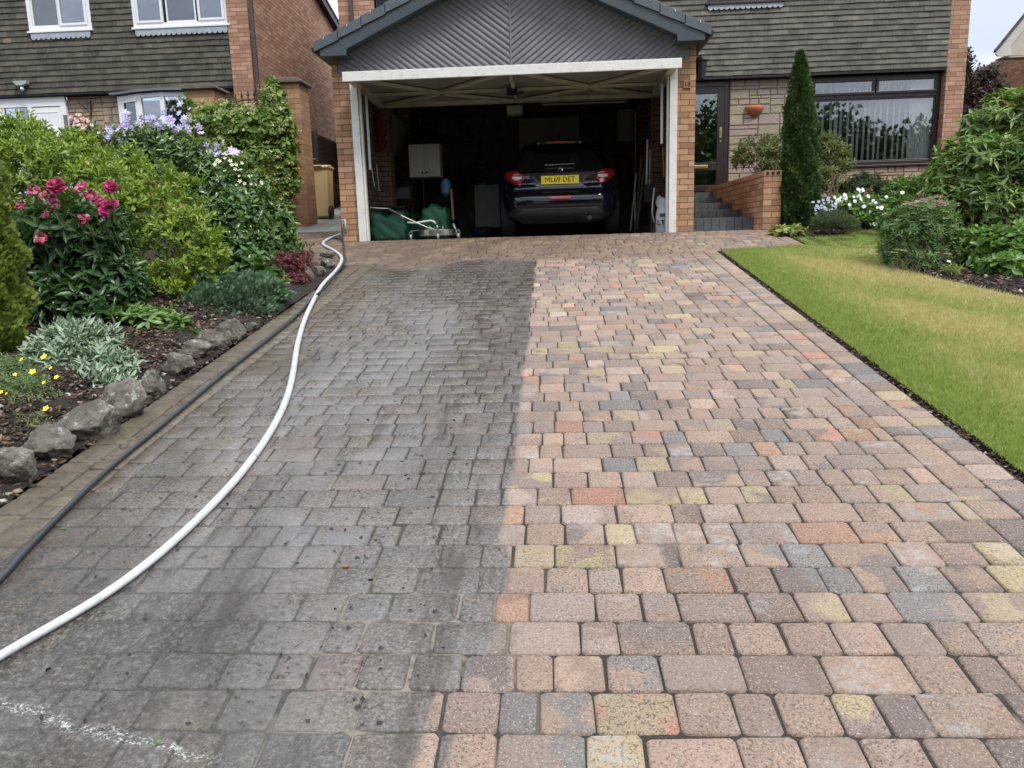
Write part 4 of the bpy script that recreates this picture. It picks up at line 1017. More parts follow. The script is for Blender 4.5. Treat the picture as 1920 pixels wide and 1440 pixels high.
# front door with sidelight
m = MB()
for q in ((-10.75, -9.08, 2.80, 2.98), (-9.19, -9.08, .9, 2.80), (-9.86, -9.78, .9, 2.80), (-10.75, -10.35, .9, 2.80)): m.box(q[0], q[1], 5.06, 5.14, q[2], q[3])
m.build('door_frame', M_upvc, nh, bevel=.005)
dd = MB(); dd.box(-9.775, -9.195, 5.075, 5.12, .95, 2.79); do = dd.build('panel_door', M_upvc, nh, bevel=.004)
m = MB(); m.box(-9.72, -9.25, 5.067, 5.074, 2.68, 2.70); m.box(-9.72, -9.70, 5.067, 5.074, 1.8, 2.68); m.box(-9.27, -9.25, 5.067, 5.074, 1.8, 2.68)
arc = [(-9.485+.19*math.cos(t), 2.30+.13*math.sin(t)) for t in [math.pi*i/12 for i in range(13)]]
m.prism([(x_, z_) for x_, z_ in arc]+[(-9.675, 2.26), (-9.675, 1.9), (-9.295, 1.9), (-9.295, 2.26)][1:3]+[], 'y', 5.062, 5.074); m.build('moulding', M_upvc, do, bevel=.004)
arc2 = [(-9.485+.14*math.cos(t), 2.27+.09*math.sin(t)) for t in [math.pi*i/12 for i in range(13)]]
m = MB(); m.prism(arc2+[(-9.625, 1.95), (-9.345, 1.95)], 'y', 5.054, 5.061); m.build('arched_light', m_plain('grey glass', (.10, .13, .13), .12, .05, 3, 0), do)
m = MB(); m.box(-10.35, -9.86, 5.09, 5.1, .95, 2.80); m.build('sidelight', M_glassn, nh)
m = MB(); m.box(-10.4, -9.2, 5.6, 5.65, .8, 3); m.build('hall_back', M_dark, nh)
# bow window with lead canopy
m = MB(); m.box(-7.975, NX-.41, 5.16, 5.35, .6, 1.54); m.box(-6.0, NX-.41, 5.16, 5.35, 1.54, 3.02); m.build('lower_wall', M_pink, nh)
m = MB(); bx0, bx1 = -7.96, -6.0; segs = 4; bw = []
for i in range(segs+1):
    t = i/segs; bw.append((bx0+(bx1-bx0)*t, 5.08-.26*math.sin(math.pi*t)))
ww = MB(); gl = MB()
for i in range(segs+1): ww.bar((bw[i][0], bw[i][1], 1.55), (bw[i][0], bw[i][1], 2.93), .085, .07, (0, 1, 0))
for i in range(segs):
    a, b = bw[i], bw[i+1]; dn = Vector((b[0]-a[0], b[1]-a[1], 0)).normalized()
    for z_ in (1.58, 2.89): ww.bar((a[0]+dn.x*.036, a[1]+dn.y*.036, z_), (b[0]-dn.x*.036, b[1]-dn.y*.036, z_), .065, .075)
    if i in (0, 3):
        for z_ in (1.66, 2.82): ww.bar((a[0]+dn.x*.05, a[1]-.02, z_), (b[0]-dn.x*.05, b[1]-.02, z_), .05, .05)
        for q, s_ in ((a, .07), (b, -.07)): ww.bar((q[0]+dn.x*s_, q[1]+dn.y*s_-.02, 1.66), (q[0]+dn.x*s_, q[1]+dn.y*s_-.02, 2.82), .05, .05, (0, 1, 0))
    gl.bar((a[0]+dn.x*.05, a[1]+dn.y*.05, 2.23), (b[0]-dn.x*.05, b[1]-dn.y*.05, 2.23), .008, 1.3)
bo = ww.build('bow_window', M_upvc, nh); gl.build('pane', M_glassn, bo)
m = MB(); out_ = [(x_, y_-.13) for x_, y_ in [(bx0-.16, 5.1)]+bw+[(bx1+.16, 5.1)]]
m.prism(out_+[(bx1+.16, 5.2), (bx0-.16, 5.2)], 'z', 2.95, 2.99); m.build('bow_canopy', m_plain('dull lead canopy', (.15, .17, .17), .6), bo)
m = MB(); m.box(bx0, bx1, 5.45, 5.47, 1.5, 2.9); m.build('room_blind', m_plain('grey voile', (.22, .27, .29), .9, .05, 3, 0), bo)
m = MB(); m.tube([(-5.12, 4.93, .8), (-5.12, 4.93, 5.6)], .036, 12)
for z_ in (3.85, 2.3): m.tube([(-5.12, 4.93, z_), (-5.12, 4.93, z_+.035)], .045, 12)
m.build('drainpipe', M_pipe, nh)
# light and bracket
c0 = at(42, 158, 4.95); ls = thing('security_light', 'grey and white security floodlight above the neighbours white front door', 'floodlight', c0)
m = MB(); m.add([(c0[0]-.14, 4.86, c0[2]+.045), (c0[0]+.14, 4.86, c0[2]+.05), (c0[0]+.13, 4.86, c0[2]-.01), (c0[0]+.05, 4.86, c0[2]-.04), (c0[0]-.07, 4.86, c0[2]-.04), (c0[0]-.14, 4.97, c0[2]+.045), (c0[0]+.14, 4.97, c0[2]+.05), (c0[0]+.13, 4.97, c0[2]-.01), (c0[0]+.05, 4.97, c0[2]-.04), (c0[0]-.07, 4.97, c0[2]-.04)],
      [(0,4,3,2,1), (5,6,7,8,9), (0,1,6,5), (1,2,7,6), (2,3,8,7), (3,4,9,8), (4,0,5,9)]); m.build('lamp_head', m_plain('grey plastic', (.36, .40, .42), .4), ls, bevel=.008)
m = MB(); m.lathe([(.012, .03), (.035, .0), (.035, -.04), (.01, -.06)], (c0[0]+.01, 4.91, c0[2]-.07), 12); m.build('sensor', M_upvc, ls, smooth=True)
c0 = at(163, 200, 5.1); br = MB()
a = at(170, 190, 5.1); b = at(172, 218, 5.1)
br.bar((a[0], 5.10, a[2]+.02), (b[0]-.01, 5.10, b[2]-.02), .03, .015)
br.bar((a[0], 5.09, a[2]-.03), (a[0]-.20, 4.92, a[2]+.01), .014, .014); br.bar((b[0], 5.09, b[2]+.05), (a[0]-.19, 4.92, a[2]+.01), .014, .014)
br.tube([(a[0]-.19+.02*math.cos(t), 4.92, a[2]+.03+.02*math.sin(t)) for t in np.linspace(0, 5.5, 10)], .006, 5)
o = br.build('basket_bracket', M_iron, None); tag(o, 'black scrolled iron hanging basket bracket on the neighbours stone wall', 'bracket')

# gate piers, iron gate, alley -------------------------------------------------
def gate_pier(x0, x1, zt, label):
    t = thing('gate_pier', label, 'brick pier', ((x0+x1)/2, 2.0, .27), 'brick gate piers')
    m = MB(); m.box(x0, x1, 1.80, 2.25, .0, zt); m.build('shaft', M_buff, t)
    m = MB(); m.prism([(x0-.06, zt+.003), (x1+.06, zt+.003), (x1+.06, zt+.035), (x1-.02, zt+.075), (x0+.02, zt+.075), (x0-.06, zt+.035)], 'y', 1.74, 2.31); m.build('coping', M_coping, t, bevel=.012)
    return t
gate_pier(-3.78, -3.34, 2.40, 'tall buff brick pier with stone coping beside the side passage and bin')
gate_pier(-5.10, -4.68, 2.36, 'buff brick pier with stone coping left of the black iron gate')
ig = thing('iron_gate', 'black wrought iron garden gate with spear finials between the brick piers', 'gate', (-4.23, 2.0, .4))
ap = [(-4.66+.88*t, 2.0, 2.02+.20*math.sin(math.pi*(.12+.76*t))) for t in np.linspace(0, 1, 14)]
for q in (ap, [(-4.66, 2.0, .5), (-3.80, 2.0, .5)], [(-4.66, 2, 1.2), (-3.80, 2, 1.2)]):
    m = MB(); m.tube(q, .010, 6); m.build('rail', M_iron, ig)
for i in range(9):
    x_ = -4.62+i*.10; zt = 2.02+.20*math.sin(math.pi*(.12+.76*i/9))
    m = MB(); m.tube([(x_, 2.0, .5), (x_, 2.0, zt+.05)], .0075, 6)
    m.lathe([(.004, .04), (.022, .06), (.012, .10), (.001, .15)], (x_, 2.0, zt), 6); m.build('bar', M_iron, ig)
pg = thing('side_gate', 'grey green steel gate standing open beside the tall brick pier', 'gate', (-3.27, 2.4, .3))
m = MB(); g0 = at(578, 272, 2.35); g1 = at(592, 412, 2.35)
m.bar((g0[0], 2.35, g0[2]), (g0[0], 2.35, g1[2]-.02), .05, .05, (0, 1, 0)); m.build('stile', M_stonegrey, pg)
m = MB(); m.bar((g0[0]-.02, 2.36, 1.33), (g0[0]+.10, 2.34, 1.33), .05, .03); m.build('latch', M_stonegrey, pg)
m = MB(); c0 = at(576, 320, 2.22); m.box(c0[0]-.025, c0[0]+.02, 2.14, 2.20, c0[2]-.12, c0[2]+.06); o = m.build('bell_box', M_black, None); tag(o, 'small black box fixed to the side of the tall gate pier', 'box')
fc = thing('passage_fence', 'dark stained board fence on a low brick wall along the side passage', 'fence', (-3.95, 4.5, .4))
m = MB(); m.box(-4.06, -3.95, 2.6, 8.8, .2, 1.20); m.build('base_wall', m_brick('dark passage brick', [(0, (.13, .06, .04)), (1, (.22, .11, .07))], (.06, .04, .03)), fc)
m = MB()
for i in range(10): m.box(-4.03+(i % 2)*.0, -4.005, 2.6, 8.8, 1.21+i*.085, 1.285+i*.085)
m.build('board_panel', M_fencebrown, fc)
m = MB()
for y_ in (2.7, 4.5, 6.3, 8.1): m.box(-4.0, -3.93, y_, y_+.08, 1.2, 2.08)
m.build('post', M_fencebrown, fc)
# wheelie bin
c0 = onslope(607, 414); bx_, by_ = -3.42, 2.95; bz = S*by_
bn = thing('wheelie_bin', 'pale yellow wheelie bin standing in the side passage', 'wheelie bin', (bx_, by_, bz))
m = MB(); vs = []
for (z_, hx_, ya, yb) in ((.03, .125, -.17, .15), (.55, .135, -.185, .17), (.80, .145, -.20, .18), (.82, .155, -.21, .19)):
    for sx, yy_ in ((-1, ya), (1, ya), (1, yb), (-1, yb)): vs.append((bx_+sx*hx_, by_+yy_, bz+z_))
m.add(vs, [(0,1,2,3)[::-1]]+[(r*4+i, r*4+(i+1) % 4, r*4+4+(i+1) % 4, r*4+4+i) for r in range(3) for i in range(4)]); m.build('body', M_bin, bn, bevel=.015, seg=3)
m = MB(); m.prism([(-.23, .823), (.20, .823), (.20, .855), (.0, .885), (-.20, .87), (-.23, .85)], 'x', bx_-.165, bx_+.165)
m.v = [(x_, y_+by_, z_+bz) for x_, y_, z_ in m.v]; m.build('lid', M_bin, bn, bevel=.012, seg=3)
m = MB(); m.tube([(bx_-.08, by_-.24, bz+.86), (bx_+.08, by_-.24, bz+.86)], .012, 8); m.build('handle', M_bin, bn)
for sx in (-1, 1):
    m = MB(); m.lathe([(.03, -.025), (.10, -.025), (.105, 0), (.10, .025), (.03, .025)], (bx_+sx*.155, by_-.13, bz+.105), 20, axis='x'); m.build('wheel', M_black, bn)

# neighbours on the right -----------------------------------------------------
rh = thing('neighbouring_house', 'brick house at far right with white bargeboards and brown tiled roofs', 'house', (12, 9, 1))
m = MB(); m.box(10.83, 16, 7.6, 13, .5, 3.56); m.build('wall', M_pink, rh)
def xz(pts, Y): return [(at(a_, b_, Y)[0], at(a_, b_, Y)[2]) for a_, b_ in pts]
m = MB(); m.prism(xz([(1866, 101), (1871, 106), (1895, 104), (1895, 84), (1990, -30), (1990, -58)], 7.2), 'y', 7.18, 7.22); m.build('bargeboard', m_plain('cream board', (.60, .56, .50), .5, .05), rh)
M_rt = m_plain('brown roof tile', (.075, .062, .058), .8, .25, 12, .5)
for q in range(9):
    a_ = 1863+q*14; b_ = 98-q*14*1.24
    m = MB(); m.prism(xz([(a_, b_+2), (a_+.5, b_-3.5), (a_+15, b_-3.5-17.4), (a_+15, b_+2-17.4)], 7.2), 'y', 7.12, 7.21); m.build('verge_tile', M_rt, rh)
M_sf = m_plain('cream soffit', (.50, .45, .38), .6, .05)
m = MB(); m.prism(xz([(1895.5, 104), (1895.5, 85), (1990, -29), (1990, 104)], 7.24), 'y', 7.235, 7.30); m.build('gable_panel', M_sf, rh)
m = MB(); p_ = at(1871, 106.5, 7.22); m.box(p_[0]+.1, 13, 7.225, 7.5, p_[2]-.02, p_[2]); m.build('soffit', M_sf, rh)
g2 = thing('neighbouring_garage', 'brick gable with a white bargeboard and low tiled roof seen past the far right corner', 'garage', (12, 9.4, 1))
q0 = at(1850, 185, 9.4); q1 = at(1917, 128, 9.4); sl = (q1[2]-q0[2])/(q1[0]-q0[0])
m = MB(); m.prism(xz([(1790, 420), (1990, 400), (1990, 66), (1840, 193)], 9.5), 'y', 9.45, 9.6); m.build('gable_wall', M_pink, g2)
m = MB(); m.prism(xz([(1836, 195), (1990, 66), (1990, 54), (1834, 184)], 9.4), 'y', 9.36, 9.40); m.build('bargeboard', M_upvc, g2)
n = NT('striped roof tile'); p = n.pos(); X, Y, Z = n.sep(p); nn_ = n.math('SUBTRACT', Z, n.math('MULTIPLY', X, sl))
band = n.smooth(n.math('SINE', n.math('MULTIPLY', nn_, 95)), -.2, .5)
n.col(n.mix(band, (.03, .03, .028), n.ramp(n.noise(9, 5, .7, p), [(.3, (.10, .085, .055)), (.7, (.20, .17, .10))]))); n.rough(.9)
m = MB(); m.prism(xz([(1800, 212), (1834, 183), (1990, 53), (1990, 52), (1822, 139), (1760, 175)], 9.5), 'y', 9.42, 9.9); m.build('roof', n.m, g2)

# ------------------------------------------------------------------ car
CY = .52; c0 = at(1050, 342, CY+.12); CX = float(c0[0])
n = NT('navy car paint'); n.col((.002, .003, .008)); n.rough(.12); n.b.inputs['Coat Weight'].default_value = .45; n.b.inputs['Coat Roughness'].default_value = .03; n.b.inputs['Specular IOR Level'].default_value = .45; M_car = n.m
n = NT('car glass'); n.col((.004, .004, .005)); n.rough(.06); M_carg = n.m
M_rubber = m_plain('tyre rubber', (.012, .012, .013), .8, .1, 20, .2)
M_greyp = m_plain('grey bumper plastic', (.026, .030, .032), .55, .1, 10, .1)
M_tail = m_plain('red tail lamp', (.30, .005, .010), .12, .1, 6, 0, coat=1)
M_tailw = m_plain('clear tail lamp', (.75, .65, .65), .15, .1, 30, .2, coat=1)
n = NT('number plate yellow'); n.col((.95, .76, .03)); n.rough(.4); M_plate = n.m
RINGS0 = [(.17, .26, .66, 3.60, 0.38), (.25, .12, .80, 3.85, 0.38), (.31, .035, .835, 3.92, 0.38), (.40, .0, .85, 3.95, 0.37), (.50, .002, .86, 3.94, 0.36), (.55, .018, .862, 3.93, 0.36), (.600, .062, .862, 3.92, 0.36),
         (.612, .112, .862, 3.92, 0.36), (.64, .094, .865, 3.90, 0.36), (.675, .100, .865, 3.88, 0.36), (.705, .130, .865, 3.85, 0.36), (.72, .135, .865, 3.80, 0.36), (.82, .118, .862, 3.5, 0.37), (.855, .108, .858, 3.3, 0.38), (.88, .128, .85, 3.08, 0.39), (.91, .18, .835, 2.95, 0.40), (1.0, .250, .79, 2.80, 0.42), (1.12, .335, .72, 2.60, 0.46),
         (1.25, .42, .63, 2.36, 0.50), (1.325, .47, .56, 2.18, 0.54), (1.335, .35, .55, 2.15, 0.54), (1.365, .34, .52, 2.05, 0.58), (1.40, .42, .47, 1.90, 0.62), (1.428, .60, .38, 1.70, 0.62), (1.442, .9, .26, 1.45, 0.62)]
RINGS = [((z_ if z_ < .9 else .9+(z_-.9)*.84), *q_) for z_, *q_ in RINGS0]
def ring_at(z):
    for a, b in zip(RINGS[:-1], RINGS[1:]):
        if a[0] <= z <= b[0]:
            t = (z-a[0])/(b[0]-a[0]+1e-9); return [p+(q-p)*t for p, q in zip(a, b)]
    return list(RINGS[-1] if z > 1 else RINGS[0])
def rear_y(x, z):
    _, ry, hw, fy, e = ring_at(z); c = (ry+fy)/2; h = (fy-ry)/2
    u = min(.999, abs(x/hw))**(2/e); return c-h*(1-u)**(e/2)
car = thing('parked_car', 'dark navy hatchback parked nose-in inside the open garage, rear plate ML69 DET', 'car', (CX, CY+1.9, 0))
m = MB(); NS = 72; vs = []
for (z_, ry, hw, fy, e) in RINGS:
    for j in range(NS):
        a = 2*math.pi*j/NS; cc_, ss = math.cos(a), math.sin(a)
        x_ = hw*math.copysign(abs(cc_)**e, cc_); v_ = math.copysign(abs(ss)**e, ss)
        vs.append((CX+x_, CY+(ry+fy)/2+(fy-ry)/2*v_, z_))
fs = []; mi = []
for i in range(len(RINGS)-1):
    gl_ = 15 <= i <= 19
    for j in range(NS): fs.append((i*NS+j, i*NS+(j+1) % NS, (i+1)*NS+(j+1) % NS, (i+1)*NS+j)); mi.append(1 if (gl_ and i < 19) else 0)
fs += [tuple(range(NS))[::-1], tuple(range((len(RINGS)-1)*NS, len(RINGS)*NS))]; mi += [0, 0]
o_ = len(m.v); m.v += vs; m.f += fs; m.m += mi; m.var += [0]*len(vs)
bo = m.build('body', [M_car, M_carg], car, smooth=True)
sh = bo.modifiers.new('edges', 'EDGE_SPLIT'); sh.split_angle = rad(38)
def patch(name, poly, mat, parent, off=.006, sub=5, thick=.0, zmirror=False):
    """polygon in rear view (x, z) laid onto the tail surface"""
    bm = bmesh.new(); bm.faces.new([bm.verts.new((x_, 0, z_)) for x_, z_ in poly]); bmesh.ops.triangulate(bm, faces=bm.faces[:])
    bmesh.ops.subdivide_edges(bm, edges=bm.edges[:], cuts=sub, use_grid_fill=True)
    for v_ in bm.verts: v_.co.y = rear_y(v_.co.x, v_.co.z)-off
    me = D.meshes.new(name); bm.to_mesh(me); bm.free(); me.materials.append(mat); off_ = parent_loc(parent)
    for v_ in me.vertices: v_.co = (v_.co.x+CX-off_.x, v_.co.y+CY-off_.y, v_.co.z-off_.z)
    for q in me.polygons: q.use_smooth = True
    o = D.objects.new(name, me); COL.objects.link(o); o.parent = parent
    if thick:
        s_ = o.modifiers.new('thickness', 'SOLIDIFY'); s_.thickness = thick; s_.offset = 0
    return o
for sd in (-1, 1):
    P = lambda pts: [(sd*x_, z_) for x_, z_ in (pts if sd > 0 else pts[::-1])]
    tl_ = patch('tail_light', P([(.50, .775), (.555, .685), (.64, .72), (.765, .80), (.79, .885), (.72, .915), (.62, .905), (.525, .84)]), M_tail, car, .014, 6, .012)
    patch('reversing_lens', P([(.525, .815), (.53, .785), (.60, .765), (.665, .79), (.665, .825)]), M_tailw, tl_, .024, 3, .006)
    patch('lower_lens', P([(.545, .755), (.57, .705), (.62, .725), (.60, .765)]), M_tailw if sd > 0 else M_tail, tl_, .023, 2, .004)
    patch('tailgate_crease', P([(.27, .70), (.32, .715), (.385, .80), (.39, .83), (.345, .79), (.29, .735)]), m_plain('crease highlight paint', (.03, .035, .05), .2, .05, 4, 0, coat=1), car, .008, 3, .006)  # lighter than the body: crease highlight put into the paint colour
patch('number_plate_recess', [(-.56, .70), (-.30, .625), (.30, .625), (.56, .70), (.56, .79), (.30, .845), (-.30, .845), (-.56, .79)], M_car, car, .004, 4)
pz = .757; py_ = CY+rear_y(0, .757)-.03
m = MB(); m.box(CX-.262, CX+.262, py_-.004, py_+.02, pz-.057, pz+.057); pl = m.build('number_plate', M_plate, car, bevel=.003)
text_mesh('registration', 'ML69 DET', .098, M_text, pl, (CX, py_-.006, pz), ext=.0015, sx=.97)
patch('reflector', [(-.165, .525), (-.13, .485), (.13, .485), (.165, .525), (.16, .54), (-.16, .54)], M_tail, car, .010, 3, .01)
patch('valance', [(-.64, .27), (.64, .27), (.52, .375), (-.52, .375)], M_greyp, car, .010, 5, .01)
patch('brake_light', [(-.17, 1.276), (.17, 1.276), (.17, 1.292), (-.17, 1.292)], M_tail, car, .012, 3, .008)
m = MB(); yw = CY+rear_y(0, .975)
m.bar((CX-.20, yw-.030, .968), (CX+.20, yw-.030, .978), .014, .014); m.build('wiper', M_chrome, car, bevel=.003)
m = MB(); q = CY+rear_y(0, .89)-.018
m.tube([(CX+.035*math.cos(t)*(.6 if t > 2 else 1), q, .885+.03*math.sin(t)) for t in np.linspace(-.2, 3.5, 9)], .007, 6); m.bar((CX-.03, q, .87), (CX-.005, q, .90), .012, .01); m.bar((CX-.01, q, .905), (CX+.02, q, .915), .01, .01)
m.build('badge', M_chrome, car)
q = CY+rear_y(-.5, .78)-.012
text_mesh('model_number', '208', .055, M_chrome, car, (CX-.47, q-.02, .80), ext=.003, sx=1.3)
m = MB(); m.bar((CX+.0, CY+.75, 1.35), (CX-.0, CY+.95, 1.50), .008, .008); m.build('aerial', M_black, car)
m = MB(); m.lathe([(.028, -.05), (.032, -.05), (.032, .2), (.028, .2)], (CX+.40, CY+.06, .235), 14, axis='y'); m.build('exhaust', M_greyp, car)
for sx in (-1, 1):
    for yy_ in (.78, 3.30):
        m = MB(); m.lathe([(.20, -.09), (.29, -.10), (.315, -.07), (.318, 0), (.315, .07), (.29, .10), (.20, .09)], (CX+sx*.755, CY+yy_, .316), 30, axis='x'); w_ = m.build('wheel', M_rubber, car, smooth=True)
        m = MB(); m.lathe([(.03, -.05), (.20, -.06), (.20, .06), (.03, .05)], (CX+sx*.765, CY+yy_, .316), 20, axis='x'); m.build('rim', M_greyp, w_)
    m = MB(); xm = CX+sx*.93; m.lathe([(.02, -.06), (.085, -.05), (.10, .02), (.03, .07)], (xm, CY+2.55, .98), 12, axis='y'); m.build('wing_mirror', M_car, car, smooth=True)

# ------------------------------------------------------------------ things in the garage
def cabinet(px0, py0, px1, py1, Y, mat, label, doors, dep=.3, arch=False, split=None):
    a = at(px0, py0, Y); b = at(px1, py1, Y); x0, x1, z0, z1 = a[0], b[0], b[2], a[2]
    t = thing('wall_cupboard', label, 'cupboard', ((x0+x1)/2, Y, (z0+z1)/2))
    m = MB(); m.box(x0, x1, Y+.02, Y+dep, z0, z1); m.build('carcass', mat, t)
    xs_ = [x0]+([x0+(x1-x0)*s_ for s_ in split] if split else [x0+(x1-x0)*(i+1)/doors for i in range(doors-1)])+[x1]
    for i in range(len(xs_)-1):
        p, q = xs_[i]+.003, xs_[i+1]-.003
        m = MB(); m.box(p, q, Y, Y+.018, z0+.003, z1-.003); do = m.build('cupboard_door', mat, t, bevel=.003)
        if arch:
            w = q-p; cx = (p+q)/2; hw_ = w/2-.055; zt = z1-.12; zb = z0+.06
            for k_, (ins, yy_) in enumerate(((0, .006), (.02, .010))):
                arcp = [(cx+(hw_-ins)*math.cos(u_), zt-ins+.05*math.sin(u_)) for u_ in np.linspace(0, math.pi, 11)]
                m = MB(); m.prism(arcp+[(cx-hw_+ins, zb+ins), (cx+hw_-ins, zb+ins)], 'y', Y-yy_, Y-.0005); m.build('raised_panel', mat, do, bevel=.006)
            kx = q-.03 if i == 0 else p+.03
            m = MB(); m.lathe([(.006, .0), (.016, -.02), (.002, -.03)], (kx, Y, z0+.07), 8, axis='y'); m.build('knob', M_chrome, do)
    return t
cabinet(765, 271, 826, 331, 2.1, M_cabinet, 'white wall cupboard with two arched panel doors and knobs', 2, arch=True)
cabinet(972, 222, 1087, 300, 5.65, M_cabdim, 'wide grey wall cupboard with plain doors above the car roof', 3, split=[.5, .66])
cabinet(1157, 205, 1187, 265, 5.3, M_cabdim, 'narrow grey wall cupboard high on the back right', 1)
a = at(706, 222, 1.9); m = MB(); m.box(-2.04, -2.0, 2.1, 3.4, 1.35, 1.95); o = m.build('wall_board', M_board, None); tag(o, 'pale rectangular board fixed to the left garage wall', 'board')
a = at(889, 347, 3.4); b = at(938, 425, 3.4); m = MB(); m.box(a[0], b[0], 3.4, 3.43, b[2], a[2]); o = m.build('leaning_panel', M_board, None, bevel=.006); tag(o, 'pale grey panel standing upright at the back left of the car', 'panel')
a = at(950, 198, 1.25); b = at(979, 213, 1.25); ob = thing('door_opener', 'small white door opener box hanging under the middle of the garage ceiling', 'door opener', ((a[0]+b[0])/2, 1.9, 2.2))
a = at(950, 198, 2.1); b = at(979, 213, 2.1)
m = MB(); m.box(a[0], b[0], 2.1, 2.35, b[2], a[2]); m.build('housing', M_cabinet, ob, bevel=.005)
m = MB(); m.bar(((a[0]+b[0])/2, 2.2, a[2]), ((a[0]+b[0])/2, 2.2, 2.42), .02, .02); m.build('hanger', M_iron, ob)
a = at(1015, 199, 2.6); b = at(1175, 188, 2.6); sl_ = thing('strip_light', 'unlit fluorescent strip light fixed below the garage ceiling', 'strip light', ((a[0]+b[0])/2, 2.6, a[2]))
zz_ = (a[2]+b[2])/2; m = MB(); m.box(a[0], b[0], 2.58, 2.64, zz_+.03, zz_+.075); m.build('batten', M_cabdim, sl_)
m = MB(); m.tube([(a[0]+.02, 2.6, zz_), (b[0]-.02, 2.6, zz_)], .016, 8); m.build('tube_lamp', M_cabinet, sl_)
# surface cleaner
def gp(px, py, Y): return at(px, py, Y)
YS = .32; q0 = gp(783, 447, YS); q1 = gp(853, 440, YS); scx = (q0[0]+q1[0])/2; rr_ = (q1[0]-q0[0])/2
sc_ = thing('surface_cleaner', 'round steel surface cleaner on castors with a long handle', 'surface cleaner', (scx, YS+.1, 0))
yc = YS+.14
m = MB(); m.lathe([(rr_-.002, .045), (rr_, .055), (rr_, .125), (rr_-.015, .135), (.0, .14)], (scx, yc, 0), 40); m.build('housing', M_alu, sc_, smooth=False, bevel=.003)
for i, (px, py) in enumerate(((771, 445), (822, 447), (860, 444))):
    c_ = gp(px, py, YS-.12 if i == 1 else YS+.05); x_ = c_[0]; y_ = YS-.13 if i == 1 else YS+.05
    m = MB(); m.lathe([(.012, -.012), (.034, -.012), (.036, 0), (.034, .012), (.012, .012)], (x_, y_, .037), 18, axis='x'); cs = m.build('castor', m_plain('grey castor', (.42, .44, .44), .4) if i == 0 else D.materials['grey castor'], sc_)
    m = MB(); m.box(x_-.024, x_-.018, y_-.02, y_+.02, .035, .095); m.box(x_+.018, x_+.024, y_-.02, y_+.02, .035, .095); m.box(x_-.024, x_+.024, y_-.02, y_+.02, .095, .105)
    m.lathe([(.012, .10), (.014, .125), (.006, .13)], (x_, y_, 0), 10); m.build('fork', M_alu, cs)
    if i != 1: m = MB(); m.bar((x_, y_, .118), (scx+(rr_ if i else -rr_)*.9, yc, .125), .03, .008); m.build('arm', M_alu, sc_)
m = MB(); hp = [gp(831, 434, YS), gp(800, 426, YS+.0), gp(752, 404, YS-.02)]; m.tube(hp, .010, 8); m.build('lance', M_alu, sc_)
m = MB(); hp2 = [gp(752, 404, YS-.02), gp(738, 397, YS-.03), gp(727, 391, YS-.04)]; m.tube(hp2, [.014, .022, .018], 8); m.build('grip', M_black, sc_)
m = MB(); m.tube([gp(727, 391, YS-.04), gp(712, 390.5, YS-.05), gp(694, 389, YS-.06)], .007, 8); m.build('inlet', M_alu, sc_)
m = MB(); hs_ = [gp(764, 417, YS), gp(780, 418, YS), gp(795, 415.5, YS), gp(808, 413.5, YS), gp(814, 416, YS), gp(817, 420, YS)]; m.tube(hs_, .015, 10); m.build('white_grip', M_white, sc_, smooth=True)
m = MB(); m.lathe([(.02, .13), (.025, .16), (.012, .19)], (scx, yc, 0), 10); m.lathe([(.015, .13), (.02, .165), (.01, .18)], (scx+.08, yc-.04, 0), 10); m.lathe([(.015, .13), (.02, .165), (.01, .18)], (scx-.10, yc-.04, 0), 10); m.build('coupling', M_alu, sc_)
# green bags
def bagmesh(name, cx, cy, w, d, h, mat, label, seed, top=.06, parent=None):
    bm = bmesh.new(); bmesh.ops.create_cube(bm, size=1); bmesh.ops.subdivide_edges(bm, edges=bm.edges[:], cuts=7, use_grid_fill=True)
    r_ = np.random.default_rng(seed); ph = r_.random(6)*6
    for v_ in bm.verts:
        x_, y_, z_ = v_.co; u_ = z_+.5
        bul = 1+.10*math.sin(math.pi*u_)-.08*(u_ > .9)
        v_.co = ((x_*w*bul+.012*math.sin(z_*19+y_*9+ph[0])), y_*d*bul+.014*math.sin(x_*15+z_*13+ph[1]), h*u_+top*math.sin(x_*7+ph[2])*u_*.6+.012*math.sin(x_*31+ph[3]))
        if u_ > .95 and max(abs(x_), abs(y_)) < .42: v_.co.z -= top*1.2
    me = D.meshes.new(name); bm.to_mesh(me); bm.free(); me.materials.append(mat); o = D.objects.new(name, me); COL.objects.link(o); o.location = (cx, cy, 0)
    for q in me.polygons: q.use_smooth = True
    tag(o, label, 'garden bag'); return o
M_gb = M_gbag; a = gp(698, 448, .35); b = gp(757, 446, .35)
bagmesh('garden_bag', (a[0]+b[0])/2, .62, b[0]-a[0], .42, .36, M_gbag, 'dark green woven garden bag just inside the left garage jamb', 3)
a = gp(790, 440, .7); b = gp(836, 440, .7)
bagmesh('garden_bag', (a[0]+b[0])/2, 1.05, b[0]-a[0]-.02, .40, .47, M_gbag2, 'brighter green garden bag standing behind the surface cleaner', 8)
a = gp(758, 440, .9); bagmesh('garden_bag', a[0]+.10, 1.22, .34, .3, .30, M_gbag, 'dark green bag full of grass clippings between the other two', 5)
P_ = np.stack([a[0]+.10+rng.normal(size=500)*.10, 1.15+rng.normal(size=500)*.08, .30+rng.random(500)*.03], 1)
leaf_mesh('grass_clippings', P_, nrm(rng.normal(size=(500, 3))+np.array([0, 0, .6])), nrm(rng.normal(size=(500, 3))), .05+.05*rng.random(500), np.full(500, .006), BLADE, m_leaf('clipping', (.03, .06, .015), (.10, .15, .04)), None, rng.random(500))
tag(D.objects['grass_clippings'], 'green grass clippings heaped on the middle garden bag', 'clippings', kind='stuff')
